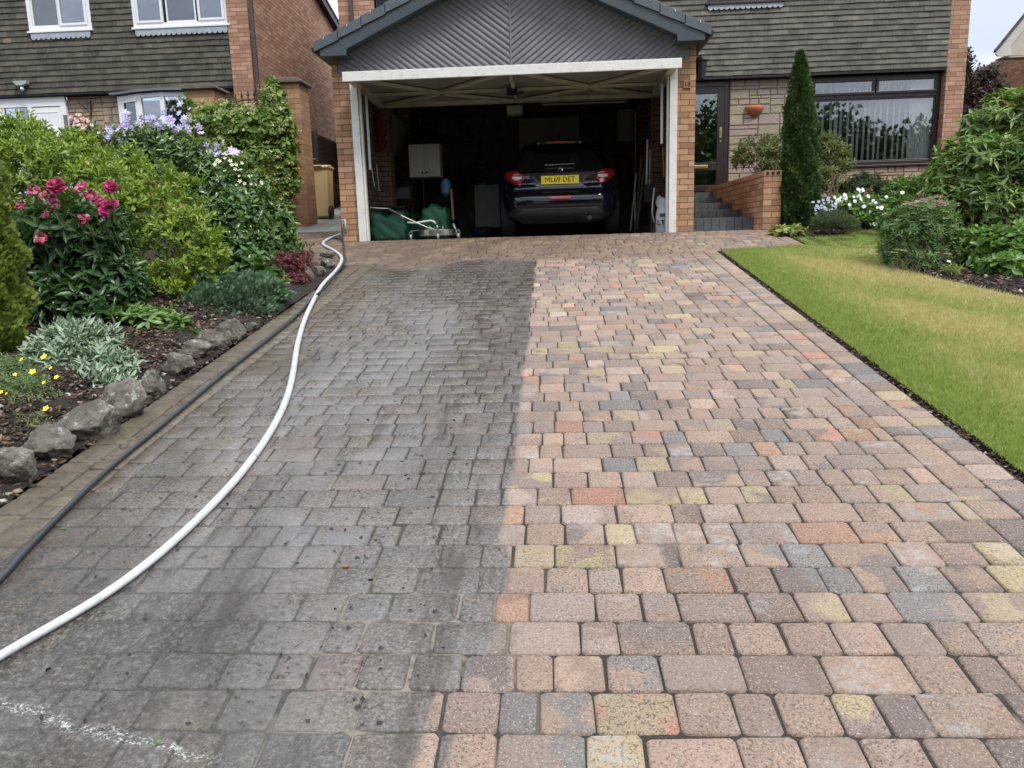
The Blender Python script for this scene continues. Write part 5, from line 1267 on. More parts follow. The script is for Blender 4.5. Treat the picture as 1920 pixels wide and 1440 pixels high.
# mower
mw = thing('lawn_mower', 'dark lawn mower with ribbed hood at the back left of the garage', 'lawn mower', (-1.55, 1.9, 0))
a = gp(745, 385, 1.8)
m = MB(); 
for i in range(6): m.box(a[0]-.28+i*.02, a[0]+.30-i*.03, 1.65, 2.1, .20+i*.055, .245+i*.055)
m.build('hood', M_mower, mw, bevel=.012)
m = MB(); m.box(a[0]-.32, a[0]+.34, 1.6, 2.2, .10, .20); m.build('deck', M_mower, mw, bevel=.02)
for sx in (-1, 1):
    m = MB(); m.lathe([(.03, -.03), (.10, -.03), (.10, .03), (.03, .03)], (a[0]+sx*.33, 1.66, .10), 16, axis='x'); m.build('wheel', M_black, mw)
m = MB(); m.tube([(a[0]-.2, 2.1, .3), (a[0]-.2, 2.5, .9), (a[0]+.25, 2.5, .9), (a[0]+.25, 2.1, .3)], .012, 6); m.build('handle', M_iron, mw)
# long handled tools
def tool(name, label, a, b, r, mat, head=None, hm=None, cat='garden tool'):
    t = thing(name, label, cat, b); m = MB(); m.tube([a, b], r, 8); m.build('shaft', mat, t)
    if head == 'spade':
        m = MB(); m.prism([(b[0]-.075, b[2]-.26), (b[0]+.075, b[2]-.26), (b[0]+.08, b[2]), (b[0]-.08, b[2])], 'y', b[1]-.01, b[1]+.005); m.build('blade', hm or M_iron, t)
    if head == 'grip':
        m = MB(); m.tube([(a[0]-.05, a[1], a[2]+.06), (a[0]+.05, a[1], a[2]+.06), (a[0], a[1], a[2]), (a[0]-.05, a[1], a[2]+.06)], .012, 6); m.build('grip', hm or M_black, t)
    if head == 'brush':
        m = MB(); m.box(b[0]-.13, b[0]+.13, b[1]-.03, b[1]+.03, b[2]-.06, b[2]); m.build('head', hm or M_wood, t)
    return t
tool('strimmer_pole', 'wooden shafted tool with a blue motor head standing behind the bags', gp(846, 355, .95), gp(850, 412, .75), .018, M_wood)
m = MB(); a = gp(836, 352, 1.0); m.lathe([(.03, -.12), (.07, -.08), (.075, .05), (.05, .11), (.02, .13)], tuple(a), 14); o = m.build('motor_head', m_plain('blue tool plastic', (.035, .09, .14), .4), D.objects['strimmer_pole'])
t = tool('grey_lance', 'pale grey metal lance leaning beside the surface cleaner', gp(850, 420, .55), gp(859, 444, .40), .014, M_strip)
tool('yard_broom', 'thin pale pole leaning against the left garage wall', gp(697, 315, 1.2), gp(702, 350, 1.15), .008, M_cabdim)
tool('garden_hoe', 'pair of light steel handles beside the left inner pier', gp(706, 310, 1.4), gp(711, 358, 1.35), .009, M_cabinet)
tool('garden_rake', 'slim steel rod hanging high on the left garage wall', gp(680, 195, 1.0), gp(694, 280, 1.0), .006, M_cabinet)
m = MB(); a = gp(689, 285, .75); 
for i in range(5): m.tube([(a[0]+.02*i*.3, .75+.10*math.cos(t_)+.02*i, a[2]-.05+.14*math.sin(t_)*(1+.05*i)) for t_ in np.linspace(0, 6.28, 20)], .010, 6)
o = m.build('coiled_hose', M_gbag, None, smooth=True); tag(o, 'dark green hose coiled on a hook inside the left jamb', 'hose')
m = MB(); a = gp(713, 245, 1.62); m.box(a[0]-.05, a[0]+.06, 1.60, 1.66, a[2]-.28, a[2]+.25); o = m.build('red_apron', M_redp, None, bevel=.02); tag(o, 'dark red cloth hanging on the left inner brick pier', 'cloth')
a = gp(800, 240, 5.6); m = MB(); m.box(a[0]-.30, a[0]+.28, 5.5, 5.9, 1.98, 2.06); m.box(a[0]-.2, a[0]+.2, 5.5, 5.8, 2.065, 2.25); o = m.build('storage_box', M_mower, None, bevel=.02); tag(o, 'dark box on a shelf above the arched cupboard', 'box')
a = gp(901, 275, 5.9); m = MB(); m.box(a[0]-.06, a[0]+.06, 5.94, 5.98, a[2]-.12, a[2]+.12); o = m.build('wall_plaque', m_plain('brown plaque', (.09, .055, .035), .7), None, bevel=.03); tag(o, 'small brown plaque on the dark back wall of the garage', 'plaque')
m = MB(); a = gp(902, 300, 5.8)
for q in range(6): m.box(a[0]-.08, a[0]+.08, 5.75, 5.95, a[2]-.05-q*.11, a[2]-.03-q*.11)
o = m.build('wire_rack', M_cabdim, None); tag(o, 'dark narrow wire rack on the back wall beside the car', 'rack')
m = MB(); a = gp(905, 432, 3.0); m.lathe([(.20, 0), (.24, .1), (.22, .16), (.1, .18)], (a[0], 3.0, 0), 12); o = m.build('blue_sack', m_plain('dark blue sack', (.01, .025, .05), .6), None, smooth=True); tag(o, 'crumpled dark blue sack on the floor behind the car', 'sack')
for px0, py0, px1, py1, Y, col_, lab in ((842, 232, 876, 262, 5.85, (.22, .26, .27), 'pale cardboard box on the high shelf right of the arched cupboard'), (1100, 268, 1128, 300, 5.7, (.25, .12, .10), 'dull red tin on a shelf to the right of the car roof'),
        (1132, 250, 1150, 300, 5.6, (.16, .22, .24), 'grey bottle shaped container by the narrow cupboard'), (742, 352, 770, 372, 2.6, (.20, .20, .22), 'small grey toolbox below the arched cupboard')):
    a = at(px0, py0, Y); b = at(px1, py1, Y); m = MB(); m.box(a[0], b[0], Y-.05, Y+.12, b[2], a[2]); m.box(a[0]+.02, b[0]-.02, Y-.053, Y-.051, b[2]+.03, b[2]+.05)
    o = m.build('stored_box', m_plain('stored '+lab[:9], col_, .7, .2, 9, .2), None, bevel=.015); tag(o, lab, 'box')
m = MB(); a = at(835, 263, 5.8); b = at(880, 263, 5.8); m.box(a[0]-.1, b[0]+.1, 5.72, 5.99, a[2]-.03, a[2]-.003); o = m.build('wall_shelf', M_board, None); tag(o, 'plain shelf on the back wall carrying the cardboard box', 'shelf')
m = MB(); a = at(1095, 301, 5.8); b = at(1155, 301, 5.8); m.box(a[0]-.1, b[0]+.1, 5.5, 5.99, a[2]-.03, a[2]-.003); o = m.build('wall_shelf', M_board, None); tag(o, 'plain shelf on the back wall under the red tin', 'shelf')
# right side poles
for i, (pa, pb, Y, mt, lab, hd) in enumerate((((1193, 325), (1182, 433), 2.2, M_cabdim, 'dark pole leaning nearest the car in the right corner', None), ((1203, 295), (1190, 436), 1.9, M_stonegrey, 'long grey pole leaning in the right of the garage', None),
        ((1208, 315), (1194, 430), 1.7, M_stonegrey, 'shorter grey pole leaning in the right of the garage', None), ((1214, 262), (1212, 350), 1.4, M_cabdim, 'pale green handled tool hung by the right inner pier', 'grip'),
        ((1219, 280), (1218, 345), 1.3, M_board, 'wooden handled tool hung by the right inner pier', 'spade'), ((1243, 277), (1245, 332), .95, M_yellow, 'tool with a yellow handle hanging near the right jamb', 'brush'))):
    tool('garden_pole' if i < 3 else 'hand_tool', lab, tuple(gp(*pa, Y)), tuple(gp(*pb, Y)), .014 if i < 5 else .010, mt, hd, M_black)
m = MB(); m.tube([gp(1227, 352, 1.0), gp(1224, 380, 1.0), gp(1223, 400, 1.0), gp(1227, 418, 1.0)], .012, 8); o = m.build('bent_pipe', M_cabdim, None, smooth=True); tag(o, 'curved grey pipe standing beside the white sack', 'pipe')
# salt bag
a = gp(1231, 433, .25); b = gp(1262, 433, .25); bxc = (a[0]+b[0])/2; bw = (b[0]-a[0])/2
sb = thing('salt_sack', 'open white plastic sack with black lettering behind the right garage jamb', 'sack', (bxc, .36, 0))
vs = []; NSg = 22
prof = [(.95, 0), (1.0, .03), (1.02, .12), (.99, .20), (.92, .26), (.80, .31), (.62, .34), (.75, .39), (.85, .43)]
for i_, (r, z_) in enumerate(prof):
    for j_ in range(NSg):
        a_ = 6.283*j_/NSg; w_ = 1+.05*math.sin(a_*3+i_)+(.22*math.sin(a_*2.5+1)*(i_ > 6))
        vs.append((bxc+bw*r*w_*math.cos(a_), .36+.13*r*w_*math.sin(a_), z_+(.05*math.sin(a_*3+1.3) if i_ > 6 else 0)+(.02*math.sin(a_*4) if i_ > 4 else 0)))
m = MB(); m.add(vs, [(i*NSg+j, i*NSg+(j+1) % NSg, (i+1)*NSg+(j+1) % NSg, (i+1)*NSg+j) for i in range(len(prof)-1) for j in range(NSg)]); m.build('sack_body', M_bag, sb, smooth=True)
text_mesh('lettering', 'LT', .095, M_text, sb, (bxc-.055, .222, .125), rot=(90, 0, -14), ext=.001, bold=.002)
text_mesh('lettering', 'an', .085, M_text, sb, (bxc-.035, .232, .235), rot=(83, 0, -12), ext=.001, bold=.003)

# ------------------------------------------------------------------ hoses
def smoothpts(P, it=3):
    P = [Vector(tuple(p)) for p in P]
    for _ in range(it):
        Q = [P[0]]
        for a, b in zip(P[:-1], P[1:]): Q += [a*.75+b*.25, a*.25+b*.75]
        P = Q+[P[-1]]
    return P
wpts = [(-30, 1248), (30, 1212), (100, 1172), (180, 1126), (255, 1074), (330, 1012), (400, 945), (455, 885), (505, 815), (536, 755), (550, 700), (556, 650), (570, 600), (589, 560), (604, 533), (627, 511), (638, 497), (642, 484), (635, 475), (620, 466), (608, 460.5), (604.5, 455.5), (611, 450), (627, 443)]
m = MB(); P = smoothpts([onslope(*p, .017) for p in wpts]+[at(640, 438.5, .03)], 3); m.tube(P, [.0145+.0045*min(1, i/len(P)*2.2) for i in range(len(P))], 12, flat=.85)
o = m.build('white_hose', M_hosew, None, smooth=True); tag(o, 'thick white hose curving down the left of the driveway', 'hose')
bpts = [(-30, 1112), (0, 1088), (50, 1030), (105, 973), (200, 880), (300, 800), (380, 733), (432, 690), (500, 638), (560, 590), (583, 562)]
P = smoothpts([onslope(*p, .014) for p in bpts]+[onslope(600, 548, .03), onslope(612, 538, .036), onslope(620, 526, .034), onslope(634, 509, .03), onslope(643, 496, .02), onslope(646.5, 487, .02), onslope(645.5, 470, .02), at(643, 450, -.02), at(641.5, 430, -.02), at(641, 418, .02)], 3)
m = MB(); m.tube(P, .0115, 10)
o = m.build('black_hose', M_hoseb, None, smooth=True); tag(o, 'thin dark grey pressure hose running straight down the driveway edge', 'hose')
sp = thing('standpipe', 'small grey metal outlet pipe beside the foot of the left garage pier', 'pipe', at(643, 435, -.03))
a = at(641, 413, -.04); m = MB(); m.tube([(a[0]-.02, .02, a[2]), (a[0]+.03, .0, a[2]+.005), (a[0]+.035, -.01, a[2]-.03), (a[0]+.037, -.01, a[2]-.16)], .014, 10); m.build('spout', M_strip, sp, smooth=True)

# debris ----------------------------------------------------------------------
nD = 900; dx_ = np.where(rng.random(nD) < .5, -.05+rng.normal(size=nD)*.16, -1.0+rng.normal(size=nD)*.28); dy_ = -3.5-rng.random(nD)*5.2
P_ = np.stack([dx_, dy_, S*dy_+.004], 1); l_ = .006+.010*rng.random(nD)**2
leaf_mesh('washed_debris', P_, nrm(rng.normal(size=(nD, 3))*np.array([1, 1, .2])), nrm(rng.normal(size=(nD, 3))*.5+np.array([0, 0, 1])), l_, l_*.7, (np.array([(-.5,0,0), (.5,0,.1), (.4,1,.25), (-.4,.9,.1)], float), [(0,1,2,3)]), m_plain('wet debris', (.02, .016, .012), .6), None, rng.random(nD))
tag(D.objects['washed_debris'], 'dark crumbs of washed-off moss scattered on the wet paving', 'debris', kind='stuff')
ML = m_leaf('fallen leaf', (.05, .13, .02), (.13, .22, .05))
for (px, py, s_, lab) in ((285, 1392, .045, 'green leaf lying in the run-off at the bottom left'), (575, 656, .05, 'small round green leaf on the grey paving beside the white hose'), (640, 1062, .03, 'tan leaf scrap lying on a joint in the middle left'), (113, 991, .025, 'tiny green leaf beside the black hose')):
    c_ = onslope(px, py, .006)
    leaf_mesh('fallen_leaf', np.array([c_]), np.array([[.8, .5, .1]]), np.array([[0, -.1, 1.]]), np.array([s_]), np.array([s_*.7]), BROAD, ML if s_ != .03 else m_leaf('dry leaf', (.25, .14, .05), (.35, .2, .08)), None, np.array([.6]))
    o = [q for q in D.objects if q.name.startswith('fallen_leaf')][-1]
    o = sorted([q for q in D.objects if q.name.startswith('fallen_leaf')], key=lambda q: q.name)[-1]; tag(o, lab, 'leaf')

# ------------------------------------------------------------------ rocks
n = NT('weathered rock'); p = n.pos()
c = n.ramp(n.noise(9, 7, .65, p), [(.3, (.07, .060, .048)), (.5, (.145, .128, .102)), (.72, (.25, .225, .19))])
c = n.mix(n.math('MULTIPLY', n.smooth(n.noise(16, 7, .75, p), .56, .62), .8), c, (.40, .40, .35)); c = n.mix(n.math('MULTIPLY', n.smooth(n.noise(34, 6, .8, p), .52, .60), .55), c, (.04, .034, .026)); c = n.mix(n.math('MULTIPLY', n.smooth(n.noise(13, 5, .6, p), .56, .66), .5), c, (.06, .065, .03))
n.col(c); n.rough(.92); n.bump(n.noise(30, 8, .7, p), .9, .02); M_rock = n.m
def rock(px, py, w, h, label, seed, dark=1., rotz=0, lift=0):
    """px,py = foot of the stone's front"""
    f = onslope(px, py); s_ = mpp(px, py, f[1]); W_ = w*s_/2*1.0; H_ = h*s_*.86
    bm = bmesh.new(); bmesh.ops.create_icosphere(bm, subdivisions=5, radius=1); r_ = np.random.default_rng(seed)
    pl = nrm(r_.normal(size=(9, 3))); of = .52+.30*r_.random(9); ph = r_.random(3)*6
    for v_ in bm.verts:
        q = np.array(v_.co); 
        for a_, o_ in zip(pl, of):
            d_ = q@a_-o_
            if d_ > 0: q = q-a_*d_*.96
        q = q*(1+.16*mnoise.noise(Vector(q*1.6+ph))+.07*mnoise.noise(Vector(q*4.5+ph))+.03*mnoise.noise(Vector(q*11+ph)))
        v_.co = (q[0]*W_*1.18, q[1]*W_*.95, q[2]*H_*.66)
    me = D.meshes.new('edging_rock'); bm.to_mesh(me); bm.free(); me.materials.append(M_rock)
    for q in me.polygons: q.use_smooth = True
    o = D.objects.new('edging_rock', me); COL.objects.link(o); o.location = (f[0]+.015, f[1]+W_*.8, S*(f[1]+W_*.8)+H_*.40+lift); o.rotation_euler = (0, 0, rotz)
    tag(o, label, 'rock', 'rocks edging the left flower bed')
for i, (px, py, w, h, lab) in enumerate((
    (8, 918, 78, 85, 'mottled rock cut off by the left edge of the photo'), (70, 873, 88, 68, 'lichen spotted block second from the left edge, under the yellow flowers'),
    (137, 838, 108, 80, 'broad pale topped rock between the yellow flowers and the black hose'), (206, 790, 92, 82, 'tall leaning rock with white lichen streaks beside the silver leaved plant'),
    (271, 744, 52, 52, 'small pointed rock just right of the white streaked one'), (318, 710, 60, 46, 'brown rounded rock below the bare mulch patch'),
    (351, 681, 62, 42, 'flat topped light brown rock below the low green leafy clump'), (380, 661, 58, 46, 'rounded tan rock at the right end of the leafy clump'),
    (428, 644, 56, 44, 'brown rock under the front left of the blue green juniper'), (465, 622, 32, 18, 'low half buried stone under the middle of the juniper'),
    (572, 532, 22, 34, 'upright grey slab of stone in front of the dark red plant'), (592, 520, 24, 22, 'small brown stone between the red plant and the stacked stones'),
    (607, 503, 28, 22, 'lower of the two stacked stones where the bed ends'))):
    rock(px, py, w, h, lab, 40+i)
rock(607, 487, 27, 15, 'upper dark stone of the pair stacked where the bed ends', 77, lift=.02)

# ------------------------------------------------------------------ plants, left
ML_gold = m_leaf('golden green leaf', (.055, .13, .012), (.31, .41, .045), (.54, .40, .08), rough=.38)
ML_peony = m_leaf('peony leaf', (.014, .05, .016), (.075, .15, .045), rough=.33, trans=.15)
ML_thuja = m_leaf('golden conifer spray', (.04, .09, .012), (.25, .32, .04), rough=.6, trans=.2)
ML_silver = m_leaf('silver felted leaf', (.15, .22, .13), (.46, .56, .42), (.58, .66, .54), rough=.75, trans=.15, spec=.25)
ML_helian = m_leaf('fine grey green leaf', (.12, .19, .06), (.32, .41, .20), rough=.6)
ML_helle = m_leaf('bright whorled leaf', (.06, .15, .03), (.28, .42, .13), rough=.36)
ML_jun = m_leaf('blue green juniper', (.05, .10, .055), (.21, .33, .20), (.32, .44, .28), rough=.6, trans=.1)
ML_red = m_leaf('dark red leaf', (.05, .006, .012), (.24, .022, .045), (.42, .09, .10), rough=.4)
ML_lime = m_leaf('lime leaf', (.15, .18, .03), (.42, .45, .13), rough=.5)
ML_cam = m_leaf('glossy dark leaf', (.025, .07, .016), (.14, .24, .06), (.30, .38, .13), rough=.26, trans=.15, spec=.6)
ML_hyd = m_leaf('climbing hydrangea leaf', (.04, .10, .016), (.23, .33, .055), (.50, .52, .18), rough=.42)
ML_clem = m_leaf('clematis leaf', (.05, .10, .02), (.27, .31, .08), (.42, .33, .10), rough=.5)
def onbed(px, py): c = onslope(px, py); return (c[0], c[1], c[2])

# big golden green shrub
gl = [lob(15, 330, -3.6, 105, 105), lob(90, 360, -3.7, 110, 100), lob(170, 390, -3.75, 100, 95), lob(245, 430, -3.8, 100, 90), lob(320, 470, -3.9, 85, 80), lob(375, 500, -3.9, 48, 62), lob(300, 545, -4.1, 70, 45),
      lob(130, 300, -3.4, 70, 50), lob(40, 265, -3.4, 60, 40), lob(370, 430, -3.7, 42, 40), lob(390, 560, -3.9, 30, 30), lob(300, 360, -3.4, 70, 45), lob(220, 320, -3.3, 60, 40), lob(-60, 330, -3.5, 90, 90), lob(40, 330, -3.0, 90, 70), lob(60, 400, -3.3, 90, 60)]
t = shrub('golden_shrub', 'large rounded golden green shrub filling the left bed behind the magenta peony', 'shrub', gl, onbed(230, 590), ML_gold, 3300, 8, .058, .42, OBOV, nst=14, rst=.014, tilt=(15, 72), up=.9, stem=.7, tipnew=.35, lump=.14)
# dark glossy shrub with cream flowers
cl_ = [lob(400, 350, -1.6, 60, 55), lob(450, 380, -1.7, 65, 60), lob(500, 420, -1.8, 48, 50), lob(430, 420, -2.0, 60, 55), lob(350, 310, -1.5, 60, 40), lob(480, 465, -2.0, 55, 45), lob(540, 462, -1.9, 26, 22), lob(290, 280, -1.4, 60, 35), lob(410, 480, -2.2, 50, 45)]
t = shrub('evergreen_shrub', 'dark glossy leaved evergreen shrub with cream buds between the golden shrub and the climber', 'shrub', cl_, onbed(460, 500), ML_cam, 1500, 6, .085, .42, OVAL, nst=12, tilt=(30, 85), up=.5, stem=.9, tipnew=.2)
M_cream = m_plain('cream petal', (.75, .72, .55), .6, .1, 20, 0)
fp = flower_proto('cream_flower', [M_cream, M_yellow], .022, 5, 1)
Pq, Nq, Tq = shoots([lob(425, 325, -1.75, 45, 35), lob(450, 350, -1.8, 40, 30)], 55, .02, 0)
for p_, n_ in zip(Pq, Nq): put(fp, 'flower', p_-np.array([0, .04, 0]), n_+np.array([0, -.5, .2]), t, .7+random.random()*.6)
# clematis
kl = [lob(230, 265, -1.2, 55, 28), lob(300, 260, -1.2, 60, 30), lob(360, 285, -1.2, 60, 26), lob(270, 300, -1.3, 60, 22), lob(400, 300, -1.3, 50, 20)]
t = shrub('clematis', 'clematis with pale purple flowers scrambling along the top of the left hedge', 'climber', kl, onbed(330, 480), ML_clem, 520, 5, .065, .5, OVAL, nst=8, tilt=(40, 90), up=.3)
M_purp = m_plain('pale purple petal', (.52, .47, .76), .6, .22, 30, 0); M_purp2 = m_plain('deep purple petal', (.36, .29, .64), .6, .2, 30, 0)
fa_ = flower_proto('clematis_flower', [M_purp, M_cream], .043, 6, 1, .1, .5, True); fb_ = flower_proto('clematis_flower', [M_purp2, M_cream], .038, 6, 1, .1, .5, True)
for (px, py, rx, ry, k) in ((240, 235, 34, 18, 22), (300, 232, 30, 20, 20), (345, 222, 18, 20, 12), (262, 258, 26, 16, 12), (205, 250, 26, 14, 8), (400, 285, 30, 12, 14), (432, 282, 12, 10, 5), (372, 238, 8, 8, 3)):
    for _ in range(k):
        c_ = at(px+rng.normal()*rx*.6, py+rng.normal()*ry*.6, -1.42-.12*rng.random())
        put(fa_ if random.random() < .75 else fb_, 'flower', c_, np.array([rng.normal()*.5, -1, .5+rng.normal()*.4]), t, .7+random.random()*.6)
# pink and white rose
rl = [lob(160, 255, -1.9, 32, 24), lob(150, 240, -1.9, 18, 12)]
t = shrub('rose_bush', 'pink and white flowered bush peeping over the golden shrub by the neighbours door', 'shrub', rl, onbed(160, 480), ML_cam, 150, 5, .05, .5, OVAL, nst=5, tilt=(30, 85))
fr_ = flower_proto('rose_flower', [m_plain('pink white petal', (.75, .50, .46), .6, .3, 60, 0), M_cream], .028, 6, 2, .3)
for _ in range(26):
    c_ = at(155+rng.normal()*16, 233+rng.normal()*9, -2.0-.08*rng.random()); put(fr_, 'flower', c_, np.array([rng.normal()*.4, -1, .6]), t, .7+random.random()*.5)
# climbing hydrangea over the piers
hl = [lob(430, 235, 1.55, 50, 38), lob(385, 235, 1.6, 30, 35), lob(480, 240, 1.5, 52, 35), lob(515, 205, 1.6, 24, 40), lob(510, 172, 1.65, 14, 20), lob(535, 250, 1.55, 22, 50), lob(530, 310, 1.5, 26, 45), lob(470, 300, 1.5, 60, 40), lob(410, 290, 1.5, 50, 35),
      lob(525, 370, 1.45, 26, 45), lob(550, 345, 1.5, 14, 12), lob(480, 370, 1.3, 50, 45), lob(352, 196, 1.6, 12, 14), lob(510, 410, 1.3, 22, 30)]
t = shrub('climbing_hydrangea', 'climbing hydrangea with cream flower heads smothering the gate piers', 'climber', hl, (-4.0, 1.5, 0), ML_hyd, 2300, 5, .085, .62, OVAL, nst=10, rst=.02, tilt=(45, 95), up=.35, stem=.5, tipnew=.35, zmin=-.8)
ft_ = flower_proto('hydrangea_floret', [m_plain('cream sepal', (.72, .68, .42), .6, .15, 40, 0), M_cream], .017, 4, 1, .1)
Pq, Nq, Tq = shoots(hl, 190, .02, -.2); k_ = 0
M_head = m_leaf('flat flower head', (.34, .36, .12), (.62, .62, .30), rough=.7)
Pq2 = []; 
for p_, n_ in zip(Pq, Nq):
    if n_[1] > .3: continue
    if k_ < 95: put(ft_, 'floret', p_+n_*.05, n_+np.array([0, -.3, .5]), t, .8+random.random()*.5); k_ += 1
    for _ in range(26): Pq2.append(p_+n_*.045+rng.normal(size=3)*np.array([.045, .045, .014]))
Pq2 = np.array(Pq2); q_ = len(Pq2)
leaf_mesh('flower_head', Pq2, nrm(rng.normal(size=(q_, 3))), nrm(rng.normal(size=(q_, 3))+np.array([0, -.5, 1])), np.full(q_, .020), np.full(q_, .018), BLADE, M_head, t, rng.random(q_))
# peony
pl_ = [lob(130, 440, -4.75, 85, 60), lob(110, 510, -4.7, 85, 75), lob(190, 500, -4.8, 60, 75), lob(150, 570, -4.9, 85, 50), lob(70, 440, -4.7, 45, 50), lob(215, 440, -4.75, 35, 40), lob(225, 540, -4.85, 40, 50), lob(90, 590, -4.9, 50, 40)]
t = shrub('peony', 'dark leaved peony with magenta blooms in front of the golden shrub', 'flowering plant', pl_, onbed(150, 640), ML_peony, 980, 7, .115, .40, LANCE, nst=16, rst=.006, tilt=(25, 88), up=.55, stem=.35, tipnew=.2, lvar=.2)
M_mag = m_leaf('magenta petal', (.45, .005, .15), (.78, .035, .32), (.85, .24, .48), rough=.5, trans=.35); M_mag2 = m_leaf('faded peony petal', (.32, .015, .08), (.62, .10, .24), (.72, .42, .26), rough=.6)
def peony_mesh(size, mats, full):
    n_ = 60 if full else 26; u = nrm(rng.normal(size=(n_, 3))); u[:, 2] = np.abs(u[:, 2])*(1 if full else .5)-.15
    P = u*size*.28; tv, tf = tpl_oval(.9, 1.1, -.12, -.35 if full else .5)
    m_o = leaf_mesh('tmp', P, nrm(u*np.array([1, 1, .6])+rng.normal(size=u.shape)*.35), nrm(rng.normal(size=u.shape)*.5+np.array([0, 0, 1])), size*(.35+.25*rng.random(n_)), size*(.45+.2*rng.random(n_)), (tv, tf), mats, None, rng.random(n_))
    me = m_o.data; COL.objects.unlink(m_o); D.objects.remove(m_o); return me
pf = [peony_mesh(.105, M_mag, True) for _ in range(2)]; ps = [peony_mesh(.085, M_mag2, False) for _ in range(3)]
for (px, py, kind, s_) in ((110, 352, 0, 1.05), (150, 350, 2, .95), (62, 358, 3, .9), (80, 365, 2, .6), (95, 373, 3, .8), (102, 385, 2, .75), (168, 362, 3, .95), (182, 372, 4, .8), (210, 352, 0, .72), (198, 350, 4, .5), (207, 391, 1, 1.1), (185, 377, 2, .8), (158, 410, 3, .9), (84, 403, 4, .6), (75, 445, 3, .95), (38, 383, 4, .7), (34, 387, 3, .4)):
    c_ = at(px, py, -5.12); me_ = pf[kind] if kind < 2 else ps[kind-2]
    put(me_, 'bloom', c_, np.array([rng.normal()*.3, -.7, .8]), t, s_*.86)
    m = MB(); m.tube([tuple(c_), (c_[0]+rng.normal()*.02, c_[1]+.12, c_[2]-.18), (c_[0], c_[1]+.25, c_[2]-.40)], .003, 5); m.build('flower_stem', M_twiggreen, t)
# golden conifer at the left edge
def conifer(name, label, axis, mat, n, size, base, spread=.35):
    """axis: list of (x, y, z, radius) up the tree"""
    t = thing(name, label, 'conifer', base); A = np.array(axis); zz = A[:, 2]
    u = rng.random(n*2); z_ = zz[0]+(zz[-1]-zz[0])*u; r_ = np.interp(z_, zz, A[:, 3]); k = rng.random(n*2) < (r_/r_.max())**.6; z_ = z_[k][:n]; r_ = r_[k][:n]; N1 = len(z_)
    a = rng.random(N1)*6.283; lump = 1+.10*np.sin(a*5+z_*9)+.09*np.sin(a*3-z_*17)+.06*np.sin(a*9+z_*31)
    rf = r_*lump*(1-.38*rng.random(N1)**2)
    P = np.stack([np.interp(z_, zz, A[:, 0])+rf*np.cos(a), np.interp(z_, zz, A[:, 1])+rf*np.sin(a), z_], 1)
    out_ = np.stack([np.cos(a), np.sin(a), np.zeros(N1)], 1)
    d = nrm(out_*(.55+.4*rng.random((N1, 1)))+np.array([0, 0, .75])+rng.normal(size=(N1, 3))*spread)
    tang = nrm(np.cross(out_, np.array([0, 0, 1.]))+rng.normal(size=(N1, 3))*.9)
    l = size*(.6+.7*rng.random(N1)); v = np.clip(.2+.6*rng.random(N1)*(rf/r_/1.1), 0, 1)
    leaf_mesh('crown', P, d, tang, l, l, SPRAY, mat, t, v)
    m = MB(); m.tube([(A[0, 0], A[0, 1], zg(0, A[0, 1])-.05)]+[tuple(q[:3]) for q in A[::2]], [.05]+[.04*(1-i/len(A[::2])) +.008 for i in range(len(A[::2]))], 8); m.build('trunk', M_bark0, t)
    return t
c0 = at(-75, 560, -5.75); b0 = onbed(-60, 735); s_ = mpp(-60, 560, -5.75)
ax = []
for (py, r) in ((745, 110), (690, 128), (620, 130), (540, 122), (470, 105), (400, 88), (330, 70), (270, 52), (220, 32), (180, 12)): 
    q = at(-72, py, -5.75); ax.append((q[0], q[1], q[2], r*s_*.80))
conifer('golden_conifer', 'dense golden green conifer at the very left edge', ax, ML_thuja, 34000, .042, b0)
# silver plant
sl2 = [lob(90, 675, -5.8, 36, 36), lob(175, 645, -5.7, 48, 30), lob(215, 725, -6.1, 34, 18), lob(120, 715, -6.0, 50, 22), lob(170, 715, -6.05, 40, 20), lob(230, 690, -5.9, 26, 24), lob(135, 665, -5.75, 66, 47), lob(185, 690, -5.85, 45, 35), lob(110, 695, -5.9, 40, 35), lob(150, 630, -5.7, 35, 22), lob(225, 705, -5.9, 22, 16)]
shrub('silver_leaved_plant', 'mound of silver grey felted leaves beside the yellow flowers', 'plant', sl2, onbed(150, 705), ML_silver, 760, 9, .064, .36, LANCE, nst=14, rst=.004, tilt=(12, 75), up=1.0, stem=.9, zmin=-.3, tipnew=.3)
# yellow flowered
yl = [lob(60, 800, -6.75, 34, 18), lob(45, 745, -6.45, 52, 46), lob(20, 700, -6.3, 40, 32), lob(75, 770, -6.5, 28, 25), lob(10, 770, -6.5, 30, 28)]
t = shrub('rock_rose', 'wispy grey green plant with small yellow flowers at the left edge', 'flowering plant', yl, onbed(45, 800), ML_helian, 1500, 8, .024, .22, LANCE, nst=24, rst=.0022, tilt=(30, 80), up=.7, stem=1.6, inner=.8, lump=.2)
M_yel = m_plain('yellow petal', (.85, .72, .04), .5, .08, 30, 0)
fy = flower_proto('yellow_flower', [M_yel, m_plain('orange centre', (.7, .35, .02), .6)], .019, 5, 1, .15, .8, True, .05)
for (px, py, s_) in ((82, 669, 1.), (40, 674, .7), (61, 697, 1.), (28, 702, .6), (95, 690, .6), (106, 707, .8), (82, 717, .6), (86, 766, 1.), (2, 735, .6), (12, 738, .5)):
    c_ = at(px, py, -6.75); put(fy, 'flower', c_, np.array([rng.normal()*.3, -.8, .8]), t, s_)
    m = MB(); m.tube([tuple(c_), (c_[0]+.01, c_[1]+.10, c_[2]-.13)], .0012, 4); m.build('flower_stem', M_twiggreen, t)
